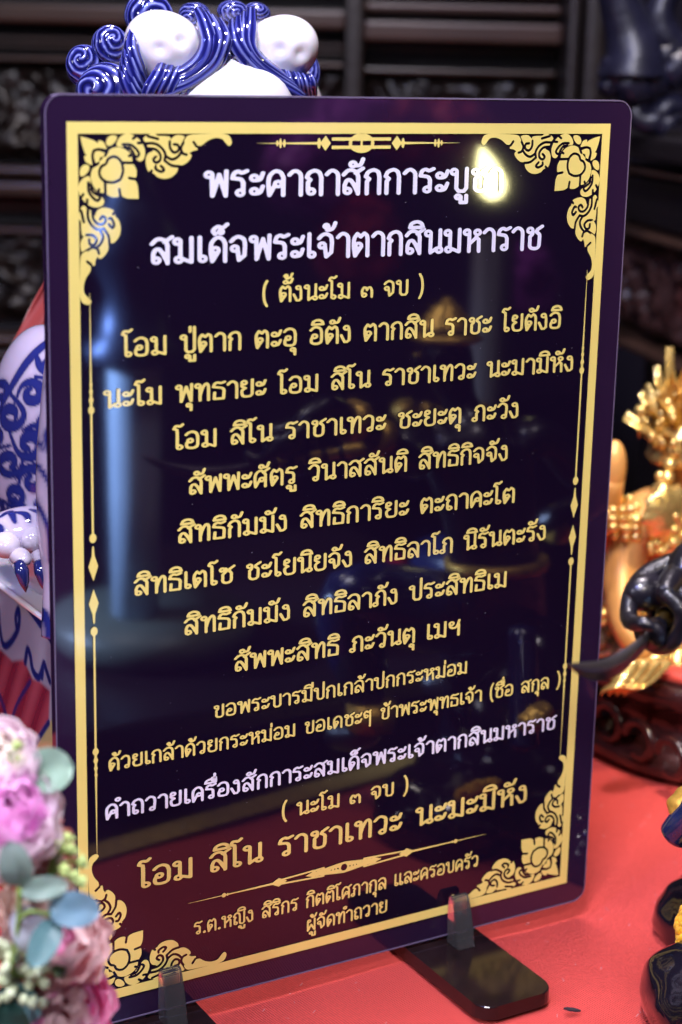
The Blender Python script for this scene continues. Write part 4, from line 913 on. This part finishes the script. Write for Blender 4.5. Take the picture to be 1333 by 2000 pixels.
# ------------------------------------------------------------------ artificial flowers, near left
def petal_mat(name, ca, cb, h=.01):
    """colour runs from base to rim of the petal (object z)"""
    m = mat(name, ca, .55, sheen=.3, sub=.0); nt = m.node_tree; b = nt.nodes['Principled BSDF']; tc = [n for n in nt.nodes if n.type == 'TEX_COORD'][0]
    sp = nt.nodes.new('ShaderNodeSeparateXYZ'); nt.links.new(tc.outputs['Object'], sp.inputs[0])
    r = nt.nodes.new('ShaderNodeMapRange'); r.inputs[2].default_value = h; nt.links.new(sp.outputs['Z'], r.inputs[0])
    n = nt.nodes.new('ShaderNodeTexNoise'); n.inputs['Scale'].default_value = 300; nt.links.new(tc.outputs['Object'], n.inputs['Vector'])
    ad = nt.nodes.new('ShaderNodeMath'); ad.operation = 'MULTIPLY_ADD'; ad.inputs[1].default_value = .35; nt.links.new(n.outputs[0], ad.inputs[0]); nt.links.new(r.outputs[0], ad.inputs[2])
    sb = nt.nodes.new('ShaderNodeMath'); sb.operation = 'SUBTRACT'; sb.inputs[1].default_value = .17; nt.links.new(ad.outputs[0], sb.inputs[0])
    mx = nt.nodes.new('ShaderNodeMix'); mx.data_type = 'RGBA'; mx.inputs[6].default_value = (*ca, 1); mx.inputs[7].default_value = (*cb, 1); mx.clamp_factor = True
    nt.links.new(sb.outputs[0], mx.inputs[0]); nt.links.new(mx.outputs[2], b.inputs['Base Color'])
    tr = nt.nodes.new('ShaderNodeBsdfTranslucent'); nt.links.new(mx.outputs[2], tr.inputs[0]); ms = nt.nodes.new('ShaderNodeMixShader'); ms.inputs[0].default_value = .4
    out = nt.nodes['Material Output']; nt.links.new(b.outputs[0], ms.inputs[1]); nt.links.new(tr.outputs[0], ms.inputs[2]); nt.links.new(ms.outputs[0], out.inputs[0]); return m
def ruffle_petal(R, seed, cup=.45, W=1.45):
    n, m_ = 9, 10; V = []; FF = []; rs = random.Random(seed); ph = rs.uniform(0, 6)
    for i in range(n + 1):
        t = i / n; wd = W * R * (math.sin(PI * (t * .62 + .06)) ** .9)
        for j in range(m_ + 1):
            s = (j / m_ - .5) * 2; edge = t ** 3
            x = s * wd * .5; z = R * (math.sin(t * 1.35) / math.sin(1.35)) * (1 - .18 * s * s * t) + edge * .05 * R * math.sin(9 * s + ph)
            y = -cup * R * (t * (1 - t) * 1.6) + .28 * R * s * s * t - edge * .10 * R * math.sin(7 * s + ph * 2) + .10 * R * t * t
            V.append((x, -y, z))
    for i in range(n):
        for j in range(m_):
            a = i * (m_ + 1) + j; FF.append((a, a + 1, a + m_ + 2, a + m_ + 1))
    return V, FF
def place(name, me, parent, pos, Rm, sc=1.):
    o = bpy.data.objects.new(name, me); COL.objects.link(o); o.parent = parent; o.matrix_parent_inverse = Matrix.Identity(4)
    o.matrix_local = Matrix.Translation(Vector(pos) - parent.location) @ Rm.to_4x4() @ Matrix.Scale(sc, 4); return o
def frame_to(axis):
    return Vector(axis).normalized().to_track_quat('Z', 'Y').to_matrix()
def bloom(label, c, R, axis, mats, layers, seed, group='artificial flowers at the lower left', name='peony', cat='flower'):
    t = thing(name, c, label, cat, group); A = frame_to(axis); rs = random.Random(seed)
    meshes = []
    for mi, m in enumerate(mats):
        row = []
        for k in range(3):
            me = mesh_of(*ruffle_petal(R, seed * 7 + k + mi * 11)); me.materials.append(m); me.polygons.foreach_set('use_smooth', [True] * len(me.polygons)); row.append(me)
        meshes.append(row)
    for li, (n, tilt, sc, dz) in enumerate(layers):
        for k in range(n):
            a = 2 * PI * (k + .5 * (li % 2) + rs.uniform(-.15, .15)) / n
            Rm = A @ Matrix.Rotation(a, 3, 'Z') @ Matrix.Rotation(math.radians(tilt + rs.uniform(-7, 7)), 3, 'X') @ Matrix.Rotation(rs.uniform(-.15, .15), 3, 'Z')
            place('petal', meshes[min(li * len(mats) // len(layers), len(mats) - 1)][rs.randrange(3)], t, Vector(c) + A @ Vector((0, 0, dz * R)), Rm, sc * rs.uniform(.92, 1.08))
    return t
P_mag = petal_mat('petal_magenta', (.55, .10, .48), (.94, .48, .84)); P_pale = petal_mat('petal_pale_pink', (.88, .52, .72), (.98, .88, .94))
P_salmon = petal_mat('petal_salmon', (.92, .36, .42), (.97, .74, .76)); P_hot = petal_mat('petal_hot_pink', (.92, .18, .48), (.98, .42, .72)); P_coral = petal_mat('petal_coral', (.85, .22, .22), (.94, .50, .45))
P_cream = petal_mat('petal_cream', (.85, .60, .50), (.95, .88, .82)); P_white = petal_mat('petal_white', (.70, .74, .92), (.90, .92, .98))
YF = -.095
def fp(x, y, dy=0.): return at(x, y, YF + dy)
vdir = (Vector(CAM) - fp(80, 1750)).normalized()
LAY = [(7, -84, 1.15, -.25), (7, -62, 1.1, -.15), (6, -42, 1.0, -.05), (5, -25, .88, 0), (4, -10, .72, .05)]
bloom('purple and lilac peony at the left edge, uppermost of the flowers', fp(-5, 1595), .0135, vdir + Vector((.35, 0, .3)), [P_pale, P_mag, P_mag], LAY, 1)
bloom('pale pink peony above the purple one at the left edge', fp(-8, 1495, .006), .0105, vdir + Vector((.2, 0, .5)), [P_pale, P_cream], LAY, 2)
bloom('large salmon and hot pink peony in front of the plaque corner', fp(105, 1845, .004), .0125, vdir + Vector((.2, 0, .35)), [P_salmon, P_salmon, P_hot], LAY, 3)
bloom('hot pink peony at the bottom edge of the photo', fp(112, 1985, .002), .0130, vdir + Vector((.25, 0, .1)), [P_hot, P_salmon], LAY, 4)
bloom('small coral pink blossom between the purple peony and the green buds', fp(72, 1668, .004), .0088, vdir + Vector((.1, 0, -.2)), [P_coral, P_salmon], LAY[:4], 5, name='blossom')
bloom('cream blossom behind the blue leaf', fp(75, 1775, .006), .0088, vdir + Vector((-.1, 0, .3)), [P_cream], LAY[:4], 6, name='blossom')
# leaves
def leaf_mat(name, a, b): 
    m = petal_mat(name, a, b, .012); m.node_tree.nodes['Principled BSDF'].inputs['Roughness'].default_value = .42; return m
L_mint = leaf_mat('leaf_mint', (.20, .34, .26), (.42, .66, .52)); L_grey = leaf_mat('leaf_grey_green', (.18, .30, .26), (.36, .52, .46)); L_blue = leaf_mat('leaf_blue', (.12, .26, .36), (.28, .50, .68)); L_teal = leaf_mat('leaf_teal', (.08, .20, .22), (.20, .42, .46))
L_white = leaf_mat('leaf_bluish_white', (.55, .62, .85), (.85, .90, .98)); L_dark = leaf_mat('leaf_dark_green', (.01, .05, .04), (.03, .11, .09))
M_stem = mat('green_stem', (.20, .32, .06), .5); M_budg = mat('bud_green', (.44, .56, .20), .45, var=.25, vs=200); M_budw = mat('bud_white', (.66, .74, .50), .35, var=.15, vs=200)
def leaf(name, base, tip, W, m, parent, bend=.1, nrm=None):
    base = Vector(base); tip = Vector(tip); ax = tip - base; L = ax.length; ax.normalize(); nrm = (nrm or vdir).normalized(); sd = ax.cross(nrm).normalized(); up = sd.cross(ax)
    V = []; FF = []; n, k = 14, 8
    for i in range(n + 1):
        t = i / n; wd = W * (math.sin(PI * (t ** .85)) ** .46) if 0 < t < 1 else 0.0001
        for j in range(k + 1):
            s = (j / k - .5) * 2; V.append(Vector((s * wd * .5, (-.10 * W * (1 - abs(s)) + bend * L * math.sin(t * PI) + .02 * W * math.sin(t * 9 + s * 3)), t * L)))
    for i in range(n):
        for j in range(k):
            a = i * (k + 1) + j; FF.append((a, a + 1, a + k + 2, a + k + 1))
    me = mesh_of(V, FF); me.materials.append(m); me.polygons.foreach_set('use_smooth', [True] * len(me.polygons))
    o = bpy.data.objects.new(name, me); COL.objects.link(o); o.parent = parent; o.matrix_parent_inverse = Matrix.Identity(4)
    M = Matrix((sd, up, ax)).transposed(); o.matrix_local = Matrix.Translation(base - parent.location) @ M.to_4x4(); return o
e1_ = thing('eucalyptus_sprig', fp(52, 1560, .004), 'eucalyptus sprig with one round mint leaf over the plaque edge', 'leaf sprig')
leaf('leaf', fp(52, 1512), fp(144, 1496), .0112, L_mint, e1_); tube('stem', [fp(-10, 1640), fp(20, 1570), fp(52, 1512)], .0005, M_stem, e1_, 6, 4)
e2_ = thing('eucalyptus_sprig', fp(40, 1800, -.01), 'eucalyptus sprig with grey green, blue and teal leaves in front of the pink peony', 'leaf sprig')
leaf('leaf', fp(40, 1730, -.014), fp(18, 1642, -.016), .0082, L_grey, e2_); leaf('leaf', fp(38, 1740, -.014), fp(134, 1728, -.016), .0058, L_grey, e2_, .12)
leaf('leaf', fp(95, 1772, -.016), fp(196, 1780, -.018), .0088, L_blue, e2_, .16); leaf('leaf', fp(110, 1796, -.016), fp(62, 1890, -.02), .0072, L_teal, e2_, .1)
leaf('leaf', fp(38, 1770, -.012), fp(76, 1862, -.012), .0085, L_white, e2_, .14)
tube('stem', [fp(20, 1900, -.012), fp(36, 1800, -.013), fp(38, 1735, -.014)], .0006, M_stem, e2_, 6, 4); tube('stem', [fp(36, 1800, -.013), fp(60, 1780, -.015), fp(112, 1790, -.016)], .0005, M_stem, e2_, 6, 4)
e3_ = thing('eucalyptus_sprig', fp(20, 1990), 'sprig of dark green and blue leaves at the bottom left corner', 'leaf sprig')
leaf('leaf', fp(-10, 1940, -.005), fp(80, 1985, -.008), .0100, L_teal, e3_, .05); leaf('leaf', fp(-20, 1965, -.01), fp(50, 2030, -.01), .0100, L_dark, e3_); leaf('leaf', fp(100, 1890, -.008), fp(136, 1905, -.008), .003, mat('leaf_olive', (.14, .17, .05), .5), e3_)
tube('stem', [fp(-20, 2000), fp(0, 1960), fp(30, 1975)], .0006, M_stem, e3_, 6, 4)
# green buds with sepals
def bud_sprig(label, base, ends, m, r, sep=True, group='bud sprigs among the flowers'):
    t = thing('bud_sprig', base, label, 'bud sprig', group)
    for e in ends:
        e = Vector(e); mid = (Vector(base) + e) / 2 + Vector((0, 0, .002)); tube('stem', [base, mid, e], .00035, M_stem, t, 6, 4)
        bd = blob('bud', e, (r, r, r * 1.15), m, t, nu=16, nv=10, fn=lambda d: 1 + .07 * math.sin(5 * math.atan2(d.y, d.x)))
        if sep:
            for k in range(5):
                a = 2 * PI * k / 5; dr = (e - Vector(base)).normalized(); A = frame_to(dr); leaf('sepal', e - dr * r * .6, e + A @ Vector((math.cos(a) * r * 1.2, math.sin(a) * r * 1.2, r * .9)), r * .9, m, bd, .1)
    return t
bud_sprig('sprig of lime green buds over the golden frame of the plaque', fp(92, 1712, -.004), [fp(118, 1655, -.006), fp(140, 1660, -.004), fp(132, 1638), fp(160, 1684, -.004), fp(144, 1712, -.006), fp(158, 1722, -.006), fp(125, 1700, -.008)], M_budg, .0014)
bud_sprig('small lime green bud sprig by the pale pink peony', fp(20, 1500), [fp(24, 1462, .004), fp(34, 1456), fp(30, 1480)], M_budg, .0011)
rs = random.Random(4); ends = []
for _ in range(64): ends.append(fp(rs.uniform(-10, 92), rs.uniform(1835, 1965), rs.uniform(-.012, .004)))
bud_sprig('dense cluster of round white green berries at the lower left edge', fp(30, 1960, .008), ends, M_budw, .00125, False)
vz = thing('flower_bowl', (-.155, -.055, 0), 'white ceramic bowl hidden below the artificial flowers', 'bowl')
lathe('bowl', [(0, .0008), (.022, .0008), (.024, .004), (.030, .020), (.033, .034), (.031, .034), (.028, .02), (.02, .006), (0, .005)], (-.155, -.055, 0), M_porcw, vz)
blob('foliage_mass', (-.157, -.058, .040), (.026, .026, .018), L_dark, vz, nu=60, nv=40, fn=lambda d: 1 + .2 * noise.noise(d * 6))

# ------------------------------------------------------------------ dark seated statue with sword, right (mostly beyond the frame, mirrored in the plaque)
M_bronze = mat('dark_bronze', (.010, .008, .014), .33, metal=.3, spec=.6, coat=.4, var=.5, vs=160, bump=.35, bs=500)
M_blade = mat('old_steel_blade', (.10, .085, .09), .32, metal=.7, var=.3, vs=60)
M_gildp = mat('gold_paint', (.78, .45, .08), .35, metal=.6, var=.25, vs=200, bump=.4, bs=500)
M_robe = mat('blue_black_enamel', (.012, .018, .07), .14, spec=.6, coat=.6, var=.4, vs=80)
stt = thing('seated_statue', (.16, -.12, .05), 'dark bronze seated statue whose hand holds a short curved sword before the plaque', 'statue')
tip = Vector((-.0150, -.137, .1630)); guard = Vector((.0285, -.118, .1590)); pom = Vector((.060, -.1, .1660))
hd = (pom - guard).normalized()
# blade: curved, tapering, with a spine
def blade():
    V = []; FF = []; n = 24
    for i in range(n + 1):
        t = i / n; c = guard.lerp(tip, t); z = -.0052 * math.sin(t * PI) - .0002; c = c + Vector((0, 0, z)); w_ = .0024 * (1 - t ** 3.2) ** .6 * (1.0 + .45 * math.sin(t * PI)) + .0001
        for p in ((0, 0, w_), (0, -.0007, w_ * .3), (0, 0, -w_), (0, .0007, w_ * .3)): V.append(c + Vector(p))
    for i in range(n):
        for k in range(4):
            a = i * 4 + k; b = i * 4 + (k + 1) % 4; FF.append((a, b, b + 4, a + 4))
    FF += [(0, 1, 2, 3)]
    return mesh_of(V, FF)
sw = thing('curved_sword', guard, 'short curved sword with gold banded hilt gripped by the dark statue hand', 'sword')
link('blade', blade(), M_blade, sw)
Hm = frame_to(hd)
hilt_ = lathe('hilt', [(0, 0), (.0026, .0005), (.0026, .004), (.0023, .006), (.0026, .012), (.0023, .016), (.0026, .024), (.0023, .03), (.0032, .034), (.0028, .040), (0, .042)], guard, M_gildp, sw, 20, Hm)
for k in range(5): lathe('hilt_band', [(.0029, 0), (.0031, .0012), (.0029, .0024)], guard + hd * (.004 + .0066 * k), M_bronze, hilt_, 20, Hm)
lathe('guard', [(0, -.0014), (.0042, -.0010), (.0046, .0004), (.0042, .0018), (0, .002)], guard, M_bronze, sw, 24, Hm)
# hand: palm above the hilt, four fingers and thumb closing round it
side_v = hd.cross(Vector((0, 0, 1))).normalized()   # towards / away from the viewer
if side_v.y > 0: side_v = -side_v
upv = side_v.cross(hd); upv = upv if upv.z > 0 else -upv
def hp(a, f, r): # a = distance along hilt, f = angle round it (0 = top, 90 = viewer side), r
    return guard + hd * a + (upv * math.cos(math.radians(f)) + side_v * math.sin(math.radians(f))) * r
wrist = Vector((.0535, -.112, .1835)); elbow = Vector((.104, -.122, .150)); shoulder = Vector((.112, -.148, .178))
hj = {'wrist': (wrist, (.0058, .0050)), 'palm': (hp(.018, 10, .0145), (.0068, .0046)), 'kn': (hp(.014, 30, .0098), (.0062, .0036))}
arm_pts = [shoulder, shoulder.lerp(elbow, .5) + Vector((.004, 0, 0)), elbow, elbow.lerp(wrist, .55) + Vector((0, 0, .001)), wrist, wrist.lerp(hp(.017, 10, .0125), .5), hp(.015, 15, .0115), hp(.010, 25, .0095)]
for i, (a0, ln) in enumerate(((.003, 1.0), (.0085, 1.05), (.0140, 1.0), (.0192, .85))):
    F_ = [hp(a0 + .003, 8, .0118), hp(a0 + .001, 50, .0104), hp(a0, 100, .0066), hp(a0, 160, .0056), hp(a0 + .0005, 225, .0052), hp(a0 + .001, 225 + 45 * ln, .0054)]
    tube('finger', F_, [.0024, .0025, .0023, .0021, .0019, .0013], M_bronze, stt, 12, 5)
blob('palm', hp(.0105, -34, .0092), (.0072, .0052, .0056), M_bronze, stt)
tube('knuckles', [hp(.0225, 5, .0128), hp(.018, 8, .0122), hp(.010, 10, .0118), hp(.0045, 14, .0112)], [.0040, .0040, .0036, .0030], M_bronze, stt, 14, 5)
tube('thumb', [hp(.0215, 0, .0130), hp(.0150, -28, .0128), hp(.0080, -46, .0116), hp(.0020, -60, .0084), hp(-.002, -50, .0062), hp(-.0042, -5, .0056), hp(-.0036, 30, .0056)], [.0034, .0030, .0028, .0026, .0024, .0021, .0013], M_bronze, stt, 12, 5)
Jm = {'pelvis': ((.148, -.118, .082), (.026, .020)), 'waist': ((.146, -.122, .108), (.019, .015)), 'chest': ((.142, -.130, .142), (.024, .017)), 'neckb': ((.138, -.138, .166), (.010, .009)), 'neck': ((.136, -.142, .173), .0075), 'head': ((.132, -.146, .190), (.0125, .0135)), 'crown': ((.132, -.147, .202), .010),
      'sl': ((.114, -.148, .162), .0105), 'ellb': (elbow, .0082), 'fore': (elbow.lerp(wrist, .6), .0070), 'wr': (wrist, .0048), 'pm': (hp(.019, 8, .0140), (.0056, .0048)), 'kn': (hp(.013, 20, .0108), (.0054, .0040)),
      'sr': ((.164, -.118, .162), .0105), 'elr': ((.194, -.112, .130), .0082), 'wrr': ((.176, -.150, .104), .0062), 'har': ((.166, -.162, .098), .0062),
      'hl': ((.130, -.130, .076), .0150), 'kl': ((.088, -.150, .078), .0135), 'al': ((.088, -.128, .032), .0085), 'tl': ((.078, -.150, .026), .0075),
      'hr': ((.162, -.128, .076), .0150), 'kr': ((.156, -.182, .078), .0135), 'ar': ((.166, -.170, .030), .0085), 'tr': ((.152, -.188, .026), .0075)}
Em = [('pelvis', 'waist'), ('waist', 'chest'), ('chest', 'neckb'), ('neckb', 'neck'), ('neck', 'head'), ('head', 'crown'), ('chest', 'sl'), ('sl', 'ellb'), ('ellb', 'fore'), ('fore', 'wr'), ('wr', 'pm'), ('pm', 'kn'), ('chest', 'sr'), ('sr', 'elr'), ('elr', 'wrr'), ('wrr', 'har'),
      ('pelvis', 'hl'), ('hl', 'kl'), ('kl', 'al'), ('al', 'tl'), ('pelvis', 'hr'), ('hr', 'kr'), ('kr', 'ar'), ('ar', 'tr')]
skin_body('body', Jm, Em, M_bronze, stt)
fdir = Vector((-.5, -.8, 0)).normalized(); fr_ = Vector((-fdir.y, fdir.x, 0)); hc2 = Vector((.132, -.146, .190))
blob('nose', hc2 + fdir * .0135 + Vector((0, 0, -.001)), (.002, .002, .0035), M_bronze, stt, nu=12, nv=8)
for s in (-1, 1): blob('eye', hc2 + fdir * .0118 + fr_ * s * .0045 + Vector((0, 0, .002)), (.0018, .0018, .0009), M_gildp, stt, nu=12, nv=8); blob('ear', hc2 + fr_ * s * .0122, (.0016, .0022, .004), M_bronze, stt, nu=12, nv=8)
blob('mouth', hc2 + fdir * .0120 + Vector((0, 0, -.0062)), (.0034, .0016, .0009), M_bronze, stt, nu=12, nv=8)
lathe('hat_brim', [(.0, .0), (.014, -.002), (.016, -.0008), (.014, .001), (.011, .003), (.0, .003)], (.132, -.147, .2005), M_gildp, stt)
lathe('hat_crown', [(.0125, 0), (.0115, .003), (.0095, .004), (.0092, .006), (.0070, .007), (.0066, .009), (.004, .010), (.0015, .013), (0, .0135)], (.132, -.147, .204), M_gildp, stt)
tube('sash', [(.116, -.156, .170), (.130, -.156, .150), (.152, -.142, .126), (.164, -.12, .100)], .005, M_gildp, stt, 10, 5)
tube('collar', [(.126, -.152, .168), (.137, -.156, .164), (.150, -.140, .168)], .0034, M_gildp, stt, 8, 5)
tube('belt', [Vector((.146 + .0215 * math.cos(a), -.122 + .0175 * math.sin(a), .104)) for a in np.linspace(0, 2 * PI, 17)], .003, M_gildp, stt, 8, 2)
for c in (elbow.lerp(wrist, .45), elbow.lerp(wrist, .72), Vector((.185, -.13, .115))): tube('cuff', [c - Vector((.003, 0, -.0012)), c + Vector((.003, 0, -.0012))], .0088, M_gildp, stt, 16)
for a, b in (((.130, -.130, .083), (.090, -.150, .086)), ((.162, -.128, .083), (.156, -.180, .086))): tube('leg_cloth', [a, b, (b[0] + .002, b[1] + .008, b[2] - .034)], [.0165, .016, .0115], M_robe, stt, 16, 5)
tube('red_sash', [(.120, -.152, .098), (.104, -.158, .088), (.098, -.160, .062)], [.006, .007, .008], mat('red_enamel', (.45, .015, .04), .25, coat=.5), stt, 10, 5)
for c in ((.088, -.128, .040), (.166, -.170, .040)): tube('boot_cuff', [(c[0], c[1], .036), (c[0], c[1], .046)], .011, M_gildp, stt, 16)
# scabbard end with gold cap seen at the right edge
scb = thing('scabbard', at(1310, 1600, -.045), 'gold capped blue black scabbard end at the right edge above the black rock', 'scabbard')
A_ = at(1316, 1632, -.045); B_ = at(1420, 1520, -.06)
tube('shaft', [A_ + (A_ - B_) * .06, A_, A_.lerp(B_, .25), B_, B_ + (B_ - A_) * .6], [.0012, .0055, .0062, .0062, .006], M_robe, scb, 24, 4)
blob('gold_fold', at(1345, 1566, -.046), (.0085, .007, .0045), M_gildp, scb, Matrix.Rotation(-.5, 3, 'Y'), 32, 20, lambda d: 1 + .06 * math.sin(9 * d.x))
# rock-like glossy black base
M_blackgl = mat('glossy_black_lacquer', (.006, .005, .010), .10, spec=.6, coat=.6, var=.4, vs=60, bump=.05, bs=140)
rock = thing('statue_base', (.15, -.08, 0), 'glossy black lobed rock base with yellow garland in the lower right corner', 'base')
def lobe(px, py, z, r, sc, ph):
    c = atz(px, py, z); return blob('rock_lobe', c, (r * sc[0], r * sc[1], r * sc[2]), M_blackgl, rock, nu=64, nv=44, fn=lambda d: 1 + .05 * math.sin(3 * d.x + 4 * d.y + ph) + .05 * noise.noise(d * 3 + Vector((ph, 0, 0))))
lobe(1432, 1965, .008, .0305, (1, 1, .72), 0); lobe(1400, 1800, .006, .0215, (1, 1.1, .9), 2)
blob('rock_lobe', (.150, -.090, .010), (.050, .060, .020), M_blackgl, rock, nu=64, nv=40, fn=lambda d: 1 + .05 * math.sin(5 * d.x + 3 * d.y))
blob('rock_lobe', (.165, -.125, .028), (.036, .040, .050), M_blackgl, rock, nu=64, nv=40, fn=lambda d: 1 + .06 * math.sin(6 * d.z + 3 * d.y))
M_mari = mat('marigold_yellow', (.90, .48, .01), .6, var=.25, vs=400, sheen=.3)
gar = thing('marigold_garland', atz(1340, 1870, .02), 'yellow marigold garland lying on the black rock base at the right edge', 'garland')
V = []; FF = []; rs = random.Random(9)
gp = catmull([tuple(at(x, y, Y)) for x, y, Y in ((1352, 1770, -.060), (1336, 1800, -.064), (1337, 1850, -.070), (1334, 1910, -.076), (1340, 1960, -.082), (1360, 2010, -.088), (1420, 2060, -.09))], 10)
for q in gp:
    for _ in range(16):
        d = Vector([rs.gauss(0, 1) for _ in range(3)]).normalized(); s = rs.uniform(.0008, .0015); blob_geo(Vector(q) + d * .0023, (s, s * .6, s * 1.2), None, 6, 4, None, V, FF)
link('blossoms', weld(mesh_of(V, FF)), M_mari, gar)
# dark chip lying on the cloth
fr = prism('leaf_fragment', [(-.0029, .0004), (-.0016, .0010), (.0008, .0009), (.0030, -.0004), (.0015, -.0008), (-.0012, -.0006)], .0004, .0011, mat('dark_chip', (.02, .02, .03), .5), None, 'xy')
fr.location = (atz(1117, 1978).x, atz(1117, 1978).y, .0004); fr.rotation_euler = (0, .12, math.radians(-24)); tag(fr, 'tiny dark chip lying on the red cloth beside the stand', 'debris')

# ------------------------------------------------------------------ offerings before the plaque, seen only as reflections in it
def mir(x, y, Y): p = at(x, y, Y); return Vector((p.x, -p.y, p.z))
M_steel = mat('brushed_steel', (.55, .72, .95), .5, metal=.2, bump=.05, bs=100)
D_ = .33
c0 = mir(290, 1240, D_); s_ = thing('offering_table', (c0.x, c0.y, -.3), 'low black offering table in front of the altar cloth', 'table')
box('top', (c0.x - .16, c0.y - .18, c0.z - .020), (c0.x + .22, c0.y + .10, c0.z - .006), M_dark, s_, .002)
for x in (-.14, .20):
    for y in (-.16, .08): box('leg', (c0.x + x - .012, c0.y + y - .012, -.7), (c0.x + x + .012, c0.y + y + .012, c0.z - .0205), M_dark, s_)
r_c = (mir(415, 900, D_) - mir(185, 900, D_)).length / 2; cx_ = mir(300, 900, D_)
urn = thing('incense_urn', (cx_.x, cx_.y, c0.z - .005), 'pale blue metal cup with dark lid on a dish, mirrored in the plaque at left', 'urn')
zb = c0.z - .005; z1_ = mir(300, 1195, D_).z; z2_ = mir(300, 705, D_).z; z3_ = mir(300, 250, D_).z
lathe('dish', [(0, 0), (r_c * 1.5, 0), (r_c * 1.62, .006), (r_c * 1.6, z1_ - zb), (0, z1_ - zb)], (cx_.x, cx_.y, zb), mat('pale_green_glaze', (.10, .12, .10), .4), urn, 64)
pc_ = mir(264, 900, D_); rp_ = (mir(296, 900, D_) - mir(204, 900, D_)).length / 2
lathe('cup', [(0, .0005), (rp_ * .92, .0005), (rp_, (z2_ - z1_) * .5), (rp_ * 1.04, z2_ - z1_ - .002), (rp_, z2_ - z1_), (0, z2_ - z1_)], (pc_.x, pc_.y, z1_), M_steel, urn, 64)
H_ = z3_ - z2_; r_c = r_c * .8
lathe('lid', [(r_c * .9, 0), (r_c * .95, H_ * .06), (r_c * .7, H_ * .12), (r_c * .55, H_ * .3), (r_c * .8, H_ * .45), (r_c * .9, H_ * .55), (r_c * .55, H_ * .68), (r_c * .35, H_ * .8), (r_c * .5, H_ * .9), (0, H_)], (pc_.x, pc_.y, z2_ + .0005), mat('dark_steel', (.05, .07, .13), .4, metal=.8), urn, 64)
# flame-shaped electric candle
M_flame = mat('flame_bulb', (1, .95, .6), .3, emit=(1, .93, .42), es=55)
ft = mir(940, 284, .3); fb_ = mir(970, 388, .3)
cd = thing('electric_candle', (fb_.x, fb_.y, .0), 'electric candle with flame shaped bulb, mirrored in the plaque beside the title', 'candle')
ax_ = (ft - fb_); Lf = ax_.length; 
lathe('bulb', [(0, -.02 * Lf), (.14 * Lf, .03 * Lf), (.22 * Lf, .14 * Lf), (.255 * Lf, .28 * Lf), (.22 * Lf, .46 * Lf), (.15 * Lf, .7 * Lf), (.06 * Lf, .9 * Lf), (0, 1.0 * Lf)], fb_, M_flame, cd, 32, frame_to(ax_))
lathe('candle_stick', [(0, 0), (.03, 0), (.03, .006), (.007, .012), (.007, .2), (.012, .21), (.012, fb_.z + .68), (0, fb_.z + .681)], (fb_.x, fb_.y, -.7), mat('black_candle_stick', (.01, .008, .008), .5), cd, 32)
# purple orchids and coloured cloth further out
P_orch = petal_mat('orchid_purple', (.16, .01, .22), (.40, .05, .45)); P_red = petal_mat('rose_red', (.35, .01, .04), (.60, .03, .08))
rs = random.Random(12)
for k, (x, y, pm_, nm) in enumerate(((700, 240, P_orch, 'purple orchid bloom left of the candle, mirrored high in the plaque'), (600, 330, P_orch, 'purple orchid bloom nearest the urn, mirrored in the plaque'), (770, 250, P_red, 'dark red rose between the orchids, mirrored in the plaque'), (880, 260, P_red, 'dark red rose just left of the electric candle'), (700, 480, P_red, 'dark red rose low among the orchids'), (1010, 560, P_orch, 'purple orchid bloom right of the candle'))):
    bloom(nm, mir(x, y, .62), .030, Vector((.1, 1, 0)), [pm_], LAY[:3], 30 + k, 'reflected flowers before the altar', 'orchid' if pm_ is P_orch else 'rose')
